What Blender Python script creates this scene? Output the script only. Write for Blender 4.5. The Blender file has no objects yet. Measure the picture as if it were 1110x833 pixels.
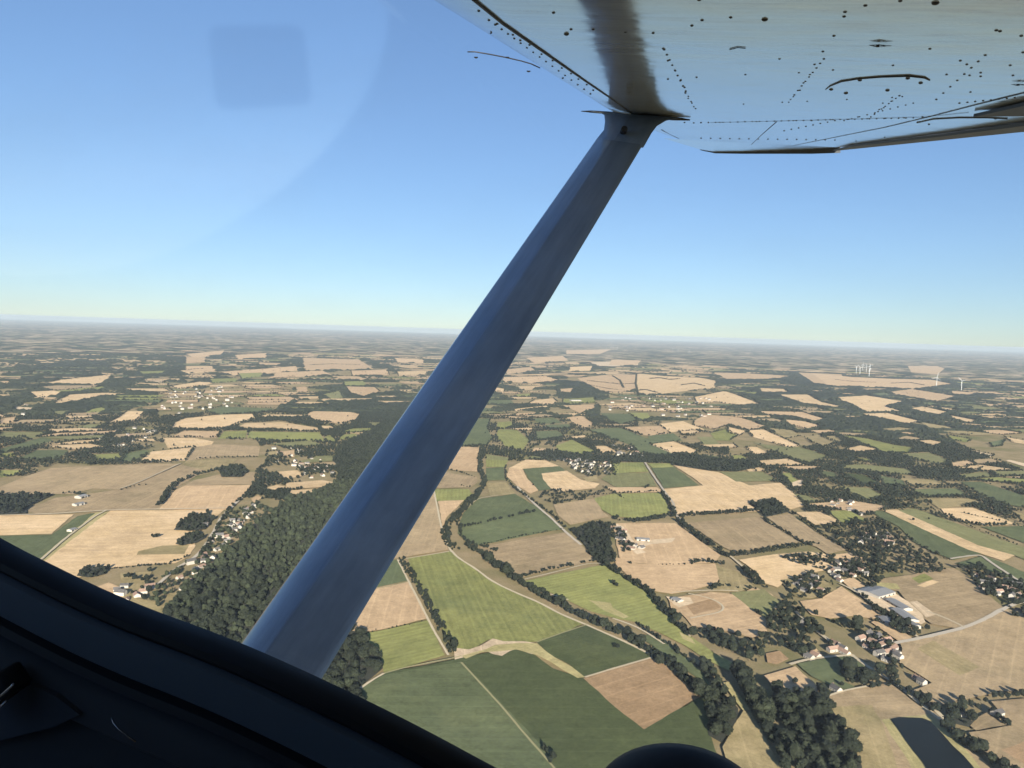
import bpy, bmesh, math, random
import numpy as np
from mathutils import Vector, Matrix
from mathutils.geometry import tessellate_polygon
rng = np.random.default_rng(7); random.seed(7)
scene = bpy.context.scene
COL = scene.collection
R = math.radians

# ------------------------------------------------------------------ camera
FPX, CX, CY, H = 823.0, 555.0, 416.5, 380.0          # focal length (px of the 1110 px wide photo), altitude
def cdir(px, py): return np.array([(px-CX)/FPX, (CY-py)/FPX, 1.0])
u = np.cross(cdir(1110, 377.0), cdir(0, 341.0)); u /= np.linalg.norm(u)
if u[1] < 0: u = -u
fw = np.array([0, 0, 1.0]); yv = fw - fw.dot(u)*u; yv /= np.linalg.norm(yv); xv = np.cross(u, yv)
if xv[0] < 0: xv = -xv
M3 = np.array([xv, yv, u])                            # camera (right, up, forward) -> world
CAM = np.array([0, 0, H])
def world(c): return M3 @ np.asarray(c, float) + CAM
def wdir(c): return M3 @ np.asarray(c, float)
def G(px, py, z=0.0):                                 # where a sight line meets the land
    d = wdir(cdir(px, py)); t = (z-H)/d[2]
    return CAM[:2] + d[:2]*t
def proj(P):
    P = np.atleast_2d(P) - CAM; c = P @ M3
    w = np.maximum(c[:, 2], 1e-3)
    return np.stack([CX+FPX*c[:, 0]/w, CY-FPX*c[:, 1]/w], 1)
cd = bpy.data.cameras.new('camera'); cam = bpy.data.objects.new('camera', cd); COL.objects.link(cam)
cd.sensor_width = 36; cd.lens = 36*FPX/1110; cd.clip_start = 0.02; cd.clip_end = 300000
r_, u_, f_ = wdir((1, 0, 0)), wdir((0, 1, 0)), wdir((0, 0, 1))
cam.matrix_world = Matrix(((r_[0], u_[0], -f_[0], 0), (r_[1], u_[1], -f_[1], 0), (r_[2], u_[2], -f_[2], H), (0, 0, 0, 1)))
scene.camera = cam

# ------------------------------------------------------------------ helpers
def pts(s): return [tuple(float(v) for v in q.split(',')) for q in s.split()]
def link(name, me, parent=None, loc=None):
    o = bpy.data.objects.new(name, me); COL.objects.link(o)
    if parent: o.parent = parent
    if loc is not None: o.location = loc
    return o
def tag(o, label=None, cat=None, group=None, kind=None):
    for k, v in (('label', label), ('category', cat), ('group', group), ('kind', kind)):
        if v: o[k] = v
    return o
def empty(name, loc, rz=0, sc=1):
    o = bpy.data.objects.new(name, None); COL.objects.link(o); o.empty_display_size = .2
    o.location = loc; o.rotation_euler = (0, 0, rz); o.scale = (sc, sc, sc) if not hasattr(sc, '__len__') else sc
    return o
def mesh(name, V, F, mats=(), mi=None, smooth=False):
    me = bpy.data.meshes.new(name); me.from_pydata([tuple(map(float, v)) for v in V], [], [tuple(int(i) for i in f) for f in F])
    for m in (mats if isinstance(mats, (list, tuple)) else [mats]): me.materials.append(m)
    if mi is not None: me.polygons.foreach_set('material_index', np.asarray(mi, np.int32))
    if smooth: me.polygons.foreach_set('use_smooth', np.ones(len(F), bool))
    me.update(); return me
def trimesh(name, V, T, mat, tint=None, smooth=False):     # fast path for big triangle soups
    me = bpy.data.meshes.new(name); n, m = len(V), len(T); k = T.shape[1]
    me.vertices.add(n); me.vertices.foreach_set('co', np.ascontiguousarray(V, np.float32).ravel())
    me.loops.add(m*k); me.loops.foreach_set('vertex_index', np.ascontiguousarray(T, np.int32).ravel())
    me.polygons.add(m); me.polygons.foreach_set('loop_start', np.arange(0, m*k, k, dtype=np.int32))
    me.polygons.foreach_set('use_smooth', np.full(m, smooth))
    me.update(calc_edges=True)
    if tint is not None:
        a = me.attributes.new('tint', 'FLOAT', 'POINT'); a.data.foreach_set('value', np.ascontiguousarray(tint, np.float32))
    me.materials.append(mat); return me

# ------------------------------------------------------------------ materials
class NT:
    def __init__(s, name):
        s.m = bpy.data.materials.new(name); s.m.use_nodes = True; s.t = s.m.node_tree; s.n = s.t.nodes
        s.b = s.n['Principled BSDF']; s.out = s.n['Material Output']
    def new(s, typ, **kw):
        n = s.n.new(typ)
        for k, v in kw.items():
            if k in n.inputs: n.inputs[k].default_value = v
            else: setattr(n, k, v)
        return n
    def ln(s, a, b): s.t.links.new(a, b)
    def math(s, op, a, b=None, c=None):
        n = s.n.new('ShaderNodeMath'); n.operation = op
        for i, v in enumerate((a, b, c)):
            if v is None: continue
            if hasattr(v, 'links'): s.ln(v, n.inputs[i])
            else: n.inputs[i].default_value = v
        return n.outputs[0]
    def mix(s, f, a, b, mode='MIX'):
        n = s.n.new('ShaderNodeMix'); n.data_type = 'RGBA'; n.blend_type = mode
        for i, v in ((0, f), (6, a), (7, b)):
            if hasattr(v, 'links'): s.ln(v, n.inputs[i])
            else: n.inputs[i].default_value = v if i == 0 else (*v, 1)
        return n.outputs[2]
    def ramp(s, f, stops):
        n = s.n.new('ShaderNodeValToRGB'); s.ln(f, n.inputs[0]); e = n.color_ramp.elements
        while len(e) < len(stops): e.new(.5)
        for q, (p, c) in zip(e, stops): q.position = p; q.color = (*c, 1)
        return n.outputs[0]
    def hsv(s, col, v=None):
        n = s.n.new('ShaderNodeHueSaturation'); s.ln(col, n.inputs['Color']); s.ln(v, n.inputs['Value']); return n.outputs[0]
    def rng(s, f, a, b, c, d):
        n = s.n.new('ShaderNodeMapRange'); s.ln(f, n.inputs[0])
        for i, v in enumerate((a, b, c, d)): n.inputs[i+1].default_value = v
        return n.outputs[0]
    def noise(s, vec, scale, detail=4, rough=.6, out=0):
        n = s.n.new('ShaderNodeTexNoise'); s.ln(vec, n.inputs['Vector']); n.inputs['Scale'].default_value = scale
        n.inputs['Detail'].default_value = detail; n.inputs['Roughness'].default_value = rough; return n.outputs[out]

def plain(name, col, rough=.8, metal=0, spec=.3, var=0):
    s = NT(name); s.b.inputs['Base Color'].default_value = (*col, 1); s.b.inputs['Roughness'].default_value = rough
    s.b.inputs['Metallic'].default_value = metal; s.b.inputs['Specular IOR Level'].default_value = spec
    if var:
        g = s.new('ShaderNodeNewGeometry'); oi = s.new('ShaderNodeObjectInfo')
        n = s.noise(g.outputs['Position'], .6, 4)
        v = s.math('ADD', s.rng(n, .3, .7, 1-var*.6, 1+var*.6), s.rng(oi.outputs['Random'], 0, 1, -var, var))
        rgb = s.new('ShaderNodeRGB'); rgb.outputs[0].default_value = (*col, 1)
        s.ln(s.hsv(rgb.outputs[0], v), s.b.inputs['Base Color'])
    return s.m

def field_mat(name, c1, c2, c3, stripes=.12, blot=.5, wv=.22, tl=1.0):
    """crop or stubble: two-tone drifts, worn patches in a third tone, tramlines along the field's own long side"""
    s = NT(name); uv = s.new('ShaderNodeUVMap'); vec = uv.outputs[0]
    g = s.new('ShaderNodeNewGeometry'); P = g.outputs['Position']; oi = s.new('ShaderNodeObjectInfo')
    mp = s.new('ShaderNodeMapping'); s.ln(vec, mp.inputs[0]); mp.inputs['Scale'].default_value = (.12, 1, 1)
    drift = s.noise(P, .012, 5, .62)
    base = s.mix(s.rng(drift, .36, .64, 0, 1), c1, c2)
    pat = s.noise(P, .0065, 6, .68)
    base = s.mix(s.math('MULTIPLY', s.rng(pat, .53, .72, 0, 1), blot), base, c3)
    streak = s.noise(mp.outputs[0], .09, 3, .6)
    w = s.new('ShaderNodeTexWave', Scale=.035, Distortion=2.2, Detail=3.0); w.bands_direction = 'Y'; s.ln(vec, w.inputs['Vector'])
    w.inputs['Detail Scale'].default_value = .4
    fine = s.noise(P, .30, 4, .75)
    w2 = s.new('ShaderNodeTexWave', Scale=.0155, Distortion=.35, Detail=2.0); w2.bands_direction = 'Y'; s.ln(vec, w2.inputs['Vector'])
    tram = s.rng(w2.outputs['Fac'], .955, 1.0, 0, 1); thin = s.noise(P, .022, 5, .7)
    v = s.math('ADD', s.rng(streak, .3, .7, 1-stripes, 1+stripes), s.rng(w.outputs['Fac'], 0, 1, -stripes*wv, stripes*wv))
    v = s.math('ADD', v, s.rng(s.noise(P, .05, 4, .7), .3, .7, -.13, .13))
    v = s.math('ADD', v, s.rng(fine, .25, .75, -.24, .24))
    v = s.math('ADD', v, s.math('MULTIPLY', tram, .13*tl))
    v = s.math('ADD', v, s.math('MULTIPLY', s.rng(thin, .56, .74, 0, 1), .22))
    v = s.math('SUBTRACT', v, s.math('MULTIPLY', s.rng(thin, .42, .28, 0, 1), .22))
    v = s.math('ADD', v, s.rng(oi.outputs['Random'], 0, 1, -.10, .10))
    s.ln(s.hsv(base, v), s.b.inputs['Base Color'])
    s.b.inputs['Roughness'].default_value = 1; s.b.inputs['Specular IOR Level'].default_value = .05
    return s.m
FM = {
 'S': ('stubble_field', field_mat('pale_stubble', (.60,.43,.255), (.52,.365,.20), (.36,.25,.14), .08, .5)),
 'P': ('stubble_field', field_mat('pink_stubble', (.51,.355,.21), (.45,.31,.18), (.34,.235,.13), .08, .55)),
 'T': ('dry_pasture', field_mat('tan_grass', (.36,.265,.155), (.30,.22,.13), (.19,.15,.085), .09, .7)),
 'D': ('dry_pasture', field_mat('dry_grass', (.33,.255,.135), (.25,.20,.10), (.12,.115,.05), .08, .8)),
 'B': ('ploughed_field', field_mat('sandy_soil', (.33,.22,.125), (.29,.19,.105), (.37,.26,.15), .05, .4)),
 'L': ('green_field', field_mat('yellow_green_crop', (.24,.236,.082), (.19,.194,.07), (.125,.145,.058), .10, .6, .7)),
 'O': ('green_field', field_mat('olive_pasture', (.20,.19,.088), (.165,.165,.075), (.24,.20,.10), .08, .6)),
 'G': ('green_field', field_mat('green_pasture', (.118,.134,.066), (.094,.11,.055), (.165,.17,.075), .09, .6)),
 'K': ('green_field', field_mat('dark_green_crop', (.076,.089,.040), (.063,.076,.035), (.11,.118,.046), .05, .6)),
 'E': ('bare_earth', field_mat('pale_earth', (.56,.43,.29), (.50,.38,.25), (.40,.30,.19), .05, .5)),
 'Y': ('dry_verge', field_mat('yellow_verge', (.40,.33,.165), (.31,.27,.12), (.22,.21,.09), .06, .6)),
}
def tree_mat(name, dark, light):
    s = NT(name); at = s.new('ShaderNodeAttribute', attribute_name='tint'); oi = s.new('ShaderNodeObjectInfo')
    g = s.new('ShaderNodeNewGeometry'); n = s.noise(g.outputs['Position'], .55, 3, .7)
    f = s.math('ADD', at.outputs['Fac'], s.rng(oi.outputs['Random'], 0, 1, -.25, .25))
    f = s.math('ADD', f, s.rng(n, .3, .7, -.3, .3))
    c = s.ramp(f, [(0, dark), (.75, light), (1, tuple(v*1.75 for v in light[:2])+(light[2]*1.6,))])
    s.ln(c, s.b.inputs['Base Color']); s.b.inputs['Roughness'].default_value = .8; s.b.inputs['Specular IOR Level'].default_value = .15
    return s.m
M_TREE = tree_mat('tree_leaves', (.0055,.008,.006), (.020,.0245,.0145))
M_TRUNK = plain('bark', (.12,.09,.06), .95)
M_ROOF = plain('slate_roof', (.10,.093,.09), .7, var=.35)
M_ROOFT = plain('tile_roof', (.19,.125,.095), .8, var=.3)
M_WALL = plain('rendered_wall', (.35,.32,.28), .85, var=.1)
M_METAL = plain('sheet_roof', (.21,.205,.20), .5, var=.2)
M_WHITE = plain('white_paint', (.52,.53,.54), .4)
M_ROAD = plain('gravel_road', (.42,.36,.28), .95, var=.1)
M_GRASSY = plain('worn_grass', (.25,.225,.115), .95, var=.2)
M_TRACK = plain('sandy_track', (.46,.38,.26), .95, var=.12)
s = NT('pond_water'); s.b.inputs['Base Color'].default_value = (.008,.011,.012,1); s.b.inputs['Roughness'].default_value = .3
s.b.inputs['Specular IOR Level'].default_value = .04
g = s.new('ShaderNodeNewGeometry'); bp = s.new('ShaderNodeBump', Strength=.05, Distance=.1); s.ln(s.noise(g.outputs['Position'], .8), bp.inputs['Height']); s.ln(bp.outputs[0], s.b.inputs['Normal'])
M_WATER = s.m

# ground: dry grass near, giving way to a distant patchwork of woods and pale fields
s = NT('countryside'); g = s.new('ShaderNodeNewGeometry'); P = g.outputs['Position']
near = s.mix(s.rng(s.noise(P, .02, 6, .65), .35, .65, 0, 1), (.29,.22,.13), (.21,.17,.09))
near = s.mix(s.rng(s.noise(P, .004, 4, .6), .50, .66, 0, 1), near, (.14,.135,.062))
near = s.hsv(near, s.rng(s.noise(P, .4, 3, .7), .25, .75, .8, 1.2))
mp = s.new('ShaderNodeMapping'); wn = s.noise(P, .004, 3, .6, out=1)
wv = s.new('ShaderNodeVectorMath', operation='MULTIPLY_ADD'); s.ln(wn, wv.inputs[0]); wv.inputs[1].default_value = (160, 160, 0); s.ln(P, wv.inputs[2])
vo = s.new('ShaderNodeTexVoronoi', Scale=1/150.); s.ln(wv.outputs[0], vo.inputs['Vector']); vo.voronoi_dimensions = '2D'; vo.distance = 'CHEBYCHEV'
sep = s.new('ShaderNodeSeparateColor'); s.ln(vo.outputs['Color'], sep.inputs[0])
dens = s.rng(s.noise(P, .00045, 3, .55), .38, .62, -.16, .16)
f = s.math('ADD', sep.outputs[0], dens)
r = s.new('ShaderNodeValToRGB'); s.ln(f, r.inputs[0]); r.color_ramp.interpolation = 'CONSTANT'
e = r.color_ramp.elements
for pos, c in ((.0, (.026,.033,.022)), (.46, (.045,.055,.032)), (.57, (.11,.12,.065)), (.65, (.26,.20,.13)), (.78, (.36,.275,.18)), (.95, (.42,.32,.21))):
    q = e.new(pos); q.color = (*c, 1)
e.remove(e[len(e)-1]); e.remove(e[0])
far = s.hsv(r.outputs[0], s.rng(s.noise(P, .03, 4, .7), .25, .75, .75, 1.25))
dist = s.new('ShaderNodeVectorMath', operation='LENGTH'); s.ln(P, dist.inputs[0])
dj = s.math('ADD', dist.outputs['Value'], s.rng(s.noise(P, .002, 2), .3, .7, -900, 900))
s.ln(s.mix(s.rng(dj, 6200, 7200, 0, 1), near, far), s.b.inputs['Base Color'])
s.b.inputs['Roughness'].default_value = 1; s.b.inputs['Specular IOR Level'].default_value = 0
GR = 62000
tag(link('ground', mesh('ground', [(-GR,-3000,-.3),(GR,-3000,-.3),(GR,GR,-.3),(-GR,GR,-.3)], [(0,1,2,3)], s.m)), kind='structure')

# ------------------------------------------------------------------ fields (corner points traced, set on the land)
FIELDS = '''
O:80,464 96,460 116,460 100,466
O:0,468 54,469 38,475 0,474
G:0,487 54,472 56,478 40,484 0,492
G:18,498 40,488 74,488 66,496 46,499
L:0,491 22,491 14,495 0,496
L:0,510 24,510 18,515 0,518
L:98,493 128,492 132,498 104,500
G:136,492 156,488 162,489 148,500 132,500
S:144,476 168,476 168,478 146,479
S:43,417 64,412 120,406 118,411 104,418
S:30,425 68,423 62,430 40,432
S:56,438 74,428 112,426 150,427 108,431 66,439
S:138,446 158,446 148,456 116,460 128,453
O:56,446 78,445 68,451 58,450
L:98,444 112,441 118,447 88,449
S:184,419 216,414 232,415 222,418 194,422
S:194,402 222,400 226,404 200,405
L:150,403 180,402 176,406 154,407
E:156,413 184,412 176,415 158,415
T:38,420 60,418 110,418 100,422 60,424
E:16,441 38,442 34,446 14,446
E:90,471 106,467 104,471 92,473
P:0,454 18,452 16,458 0,460
L:60,424 112,419 116,422 72,426
P:200,384 243,380 240,385 210,388
P:254,385 289,383 289,388 258,390
P:200,387 224,388 222,393 200,394
P:281,393 305,394 300,397 281,396
P:200,397 230,397 235,403 200,404
P:232,404 322,397 322,402 260,408
P:327,388 389,390 405,400 368,401 330,402
P:427,388 459,390 459,394 430,393
P:300,404 350,402 360,407 320,409 290,411
P:380,402 420,401 422,407 382,408
L:258,405 284,404 284,409 262,411
L:226,411 256,410 258,414 230,416
S:430,403 462,402 462,407 432,408
P:374,419 406,420 412,425 394,431 380,427
L:372,414 396,413 396,419 374,419
O:348,428 368,424 374,434 358,433
P:320,420 332,419 334,425 322,425
S:190,458 200,454 236,450 274,449 276,453 242,465 200,466 186,465
G:222,446 240,441 298,443 280,448 236,450
S:256,464 266,459 306,458 344,464 346,468 300,466 264,465
L:236,476 243,468 268,467 266,475
L:270,468 346,469 352,478 300,479 268,475
P:200,467 240,468 234,475 186,474
P:332,450 338,446 380,447 391,450 386,456 370,460 340,456
S:346,462 358,462 364,465 350,467
L:372,472 386,470 386,475 366,477
L:352,474 358,472 366,480 356,479
S:298,512 322,510 330,516 308,520
S:286,530 300,526 316,529 290,534
D:290,490 304,489 300,495 288,495
P:305,490 319,488 319,496 306,496
P:312,540 326,535 330,540 318,544
P:272,541 280,537 284,540 276,546
S:164,490 212,485 200,500 150,502
S:176,475 210,475 232,479 228,484 182,486
T:212,485 230,482 282,484 280,495 240,495 202,500
D:202,500 224,498 258,498 244,508 226,514 200,518 192,512
T:210,521 250,512 276,512 276,525 200,527
T:0,528 30,516 54,508 110,505 196,503 150,524 128,531 100,530 80,536 60,536 30,537 0,537
T:28,553 60,540 80,538 130,531 150,524 196,504 222,510 200,524 190,530 174,553 165,553 110,554 40,558
P:190,532 200,527 272,526 262,540 246,553 172,553
S:120,554 243,553 232,563 215,564 208,574 212,592 204,604 190,611 150,613 120,616 105,620 82,628 42,613 90,575
D:150,598 176,592 205,591 200,601 148,602
S:-30,560 80,558 56,579 -30,582
G:-30,582 56,580 84,560 98,557 116,556 40,612 -10,640 -60,620
Y:104,556 118,555 44,612 38,610
D:40,612 84,628 100,640 180,655 170,690 100,690 20,640
P:95,640 118,632 140,640 128,655
D:130,622 165,620 150,650 136,648
P:258,590 262,579 285,566 292,562 285,572 268,585
D:170,655 185,642 200,640 180,668
L:540,458 554,457 556,462 546,466 538,464
L:540,466 560,466 574,478 566,488 548,484 538,474
G:516,454 532,454 528,464 534,476 528,483 500,484 490,480 505,468
G:528,434 554,434 558,438 526,439
G:524,442 540,444 532,446 520,447
L:560,428 576,427 574,430 560,430
S:536,420 548,422 546,425 530,425
S:562,419 588,418 576,423 562,423
P:546,409 592,408 608,413 580,416 544,414
P:626,410 656,407 702,406 712,414 702,420 672,426 652,425 632,415
P:546,401 576,398 580,402 550,406
E:640,393 690,391 692,396 650,398
P:614,380 663,379 650,384 614,384
P:663,390 695,391 690,396 660,396
P:570,388 610,386 616,391 580,394
S:618,398 642,397 640,402 616,403
G:576,454 600,453 610,459 586,460
G:590,461 616,460 620,464 596,465
G:580,468 604,467 612,474 582,478
P:614,453 630,451 644,460 634,465 626,462
G:650,448 682,449 692,456 672,461 660,456
L:682,448 702,448 706,455 694,456
P:600,440 644,439 646,444 628,448 618,443
S:572,438 580,434 600,432 604,436 600,439
S:554,444 592,440 598,442 560,446
L:610,433 644,431 646,437 610,438
P:606,422 622,421 618,427 608,426
L:602,484 620,477 646,490 626,493 608,491
S:642,484 658,484 670,491 652,492
S:618,474 636,472 632,476 620,477
P:574,490 580,486 594,487 588,491
G:636,466 672,464 700,475 720,480 706,483 736,494 720,496 692,490 685,483 660,475
P:672,464 716,462 727,470 702,473 688,469
G:702,473 730,470 740,478 706,481
S:714,460 740,457 764,466 726,469
S:704,482 730,479 756,489 750,496 736,495
S:690,405 720,408 760,410 776,413 775,421 745,424 700,429 690,424
S:752,431 786,424 803,430 826,439 798,440 778,436 756,438
S:842,428 876,428 890,436 912,441 906,443 870,438
P:822,446 870,447 896,455 882,458 862,453 830,450
P:850,455 872,457 890,462 876,466 856,461
P:772,404 810,405 860,408 830,412 790,412
P:864,404 912,406 920,413 910,420 882,416
S:822,421 850,422 856,426 826,426
P:752,457 764,450 800,452 832,463 812,467 790,461 775,466 752,462
S:788,463 810,468 802,473 790,470
L:770,470 786,466 800,472 792,478 776,478
S:810,467 828,466 850,476 867,484 856,486 836,480 816,474
D:832,464 860,467 868,473 852,476
O:816,480 838,484 866,485 884,490 898,496 876,503 862,499 844,491
S:808,485 820,485 834,492 820,495
L:792,494 804,494 816,501 796,500
O:756,474 772,474 780,482 764,484
D:872,474 888,472 908,480 892,485 880,480
D:890,474 906,473 914,479 908,481
P:880,405 924,409 968,411 1010,412 1034,417 990,422 948,420 900,419
P:964,425 988,422 1038,430 1016,436 992,432 970,428
S:906,431 940,429 980,436 960,441 977,446 940,448 925,440
S:984,444 1000,441 1028,447 1018,451
S:994,438 1028,443 1046,446 1030,446
S:924,449 962,448 998,457 984,461 954,454
D:998,458 1030,463 1036,466 1008,466
S:1028,450 1058,456 1054,460 1034,455
O:1048,440 1078,442 1094,446 1060,445
L:906,471 940,476 970,483 992,486 984,492 960,491 930,479
O:988,492 1008,491 1028,499 1026,505 1000,500 974,493
E:1052,490 1056,489 1078,494 1074,496
E:1090,500 1094,499 1120,505 1116,508
G:1072,480 1090,476 1086,484 1076,485
L:1026,472 1054,477 1048,480 1030,477
S:1088,474 1112,478 1112,482 1098,480
P:984,397 1016,397 1024,400 1016,406 988,404
P:1030,424 1060,426 1050,429 1034,428
O:916,505 935,504 984,509 995,516 960,514 940,511 914,509
K:912,513 936,515 955,524 935,526
G:954,516 978,521 982,527 958,526
D:974,519 1016,521 1024,527 990,527
G:990,531 1040,530 1048,538 1008,539 994,536
O:910,528 942,530 958,538 940,543
G:888,510 904,513 912,520 892,517
L:924,496 942,498 952,502 932,500
D:1002,541 1050,541 1068,546 1018,552
G:1042,523 1064,523 1110,538 1150,550 1150,566 1110,551 1084,546 1062,536
P:1050,505 1066,507 1060,510 1048,508
S:957,554 973,553 1020,574 1060,592 1100,603 1088,609 1050,597 1010,579
O:974,554 990,552 1004,556 1050,573 1112,595 1160,612 1160,628 1100,603 1060,592 1020,574
G:938,552 957,555 985,567 1010,579 1050,597 1064,601 1034,608 1015,601 990,588 975,572 955,562
G:1036,612 1066,603 1090,612 1112,622 1160,640 1160,648 1110,633 1080,622 1060,618
S:1020,552 1054,551 1100,568 1094,570 1066,570 1044,566 1026,560
G:1064,572 1112,571 1160,575 1160,604 1112,590
D:1100,556 1130,560 1150,575 1112,569
P:499,485 524,486 519,498 517,512 500,511 470,508
T:470,511 517,518 517,524 510,529 473,530 450,530
L:445,531 508,531 512,536 503,543 475,544 440,546
P:475,544 503,543 484,562 480,572
O:527,493 552,497 551,500 527,499
L:527,499 551,500 547,507 527,507
G:527,508 546,507 547,521 526,522
D:526,524 548,523 558,536 532,539
G:498,568 503,556 518,542 558,536 580,549 601,564 612,575 600,576 560,584 520,592 506,589 496,579
G:500,577 505,573 582,557 606,570 612,575 600,576 560,584 520,592 506,589
P:552,508 566,509 572,520 584,532 575,536 560,527 549,517
S:552,508 570,499 592,500 606,506 566,509
G:567,509 606,506 613,511 588,514 590,522 598,531 584,533 574,520
S:587,514 614,511 630,521 650,525 645,530 606,534 597,530 589,521
D:632,519 646,516 650,522 636,523
L:664,502 697,502 703,512 664,514
O:660,514 704,513 712,528 668,529 652,520
P:656,529 712,529 718,534 670,535
L:702,503 726,503 730,507 708,508
G:706,508 730,507 745,517 758,527 720,530
S:730,505 780,513 812,527 846,524 858,533 872,549 857,553 840,545 810,547 824,555 790,557 734,558 726,545 720,531 762,527 752,519
O:780,512 826,512 844,522 798,523
S:806,508 822,506 830,511 812,512
L:846,514 856,513 868,525 862,528
E:858,524 870,520 870,528 860,529
O:860,536 874,538 890,545 874,546
L:644,541 665,536 718,535 726,557 688,563 664,560 650,552
T:600,548 644,541 654,556 660,561 618,570 605,560
P:664,568 732,568 757,586 781,603 775,611 745,613 700,612 672,610
P:664,604 690,612 745,613 775,612 782,625 776,634 741,643 728,645 704,641 684,628 668,614
D:776,614 800,621 818,638 800,643 772,641 780,632
E:688,588 732,584 728,589 706,591 696,594
E:666,568 676,572 690,592 700,600 690,602 676,590
T:744,568 800,563 824,561 866,589 830,594 797,600 782,593 760,578
T:830,561 856,558 888,580 918,597 897,602 885,594 868,588 848,574
S:801,608 840,602 876,599 897,602 912,612 896,619 870,624 852,630 843,638 830,634 818,620
S:862,556 890,556 912,567 884,570
L:898,555 920,554 942,566 922,568 912,567
T:520,594 560,587 601,580 614,578 630,592 647,609 580,623 562,629 545,619 530,606
L:566,632 600,624 656,613 662,616 684,630 703,643 712,656 726,671 738,681 750,692 772,708 798,722 790,729 765,716 740,700 712,686 690,676 668,672 640,664 610,650 588,640
Y:638,652 662,655 664,660 682,670 676,672 656,664
Y:736,686 750,694 754,700 740,694
G:690,690 712,690 740,710 764,733 770,746 745,729 715,707
P:724,650 770,643 800,646 818,638 836,645 845,655 840,670 830,672 832,688 815,693 790,686 770,683 750,680 740,668 728,662
O:792,644 828,640 845,653 830,672 812,660
E:722,648 748,649 752,655 742,658 736,660 730,656
B:744,658 772,650 782,660 752,668
P:867,653 890,650 912,637 934,652 960,670 945,672 925,669 900,672 880,668 872,660
P:912,630 924,627 940,637 923,640
D:845,630 870,626 896,632 908,640 880,650 862,648
P:897,603 926,600 936,606 940,616 912,612
G:864,721 900,714 926,712 942,724 930,730 914,740 928,747 915,749 902,746 880,735
P:828,734 862,724 880,740 896,757 880,758 866,752 850,758 838,746
B:830,710 845,707 855,716 842,722 832,720
P:872,706 884,704 892,712 878,714
T:894,757 928,748 964,742 980,754 998,768 1020,775 1040,800 1066,826 1100,870 960,880 930,830 910,785
D:900,768 945,766 958,790 972,833 985,870 935,870 918,800
Y:955,782 1008,776 1024,790 1052,820 1090,868 1004,868 984,826
T:944,630 990,624 1010,618 1034,617 1052,628 1066,642 1088,660 1060,674 1038,683 1010,678 996,668 985,655 974,642 955,640
Y:946,632 972,634 976,640 952,640
L:988,628 1002,623 1012,629 996,634
S:994,636 1010,630 1018,632 1002,638
E:924,641 942,636 960,638 985,654 1000,668 1003,676 990,682 962,663 940,652
E:986,654 994,653 1014,668 1004,671
P:944,676 960,670 990,694 976,698
T:975,697 1010,691 1045,684 1088,661 1112,668 1160,690 1160,762 1110,752 1085,751 1060,757 1040,762 1010,768 998,760 985,752 1010,742 975,720 978,705
D:994,705 1012,696 1062,725 1040,734
T:1074,762 1112,759 1160,765 1160,792 1098,790 1085,775
T:1048,786 1070,774 1092,788 1058,794
T:1050,796 1092,789 1160,784 1160,880 1112,866 1090,833 1065,816
B:1085,815 1110,806 1130,822 1112,832
L:442,606 484,600 489,598 496,606 516,618 532,631 556,643 586,654 608,667 634,677 610,688 582,697 560,700 530,695 505,711 491,705 480,684 466,660 450,634
T:470,531 479,575 486,597 428,607 400,615 440,546 458,531
G:395,612 431,608 442,631 380,644
P:370,646 442,632 455,652 464,672 414,684 385,688 350,690
L:392,689 414,685 464,674 474,695 482,712 450,722 416,731 412,715 400,700
K:392,745 416,732 487,718 520,711 555,705 580,712 600,727 632,737 666,768 698,792 760,757 772,762 768,790 775,815 800,880 430,880 380,770
G:392,748 418,733 500,719 540,760 590,815 620,880 430,880 380,790
K:582,698 636,679 660,690 684,700 708,714 632,737 618,723 598,713
B:632,737 710,714 735,730 761,756 698,793 666,768
E:492,704 508,706 520,702 534,694 546,697 568,697 580,699 590,710 576,711 560,705 552,708 544,713 534,711 526,707 508,713 493,717
Y:500,713 526,706 536,701 560,699 582,699 592,708 602,715 620,725 634,736 626,737 610,728 596,719 582,712 560,706 540,708 522,709 505,716
D:783,812 797,785 806,772 814,775 828,798 845,833 860,880 800,880
Y:784,742 790,741 813,772 805,772
D:848,778 856,782 880,833 892,870 874,870 862,820
K:360,735 376,745 386,760 372,765 350,750
'''
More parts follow.
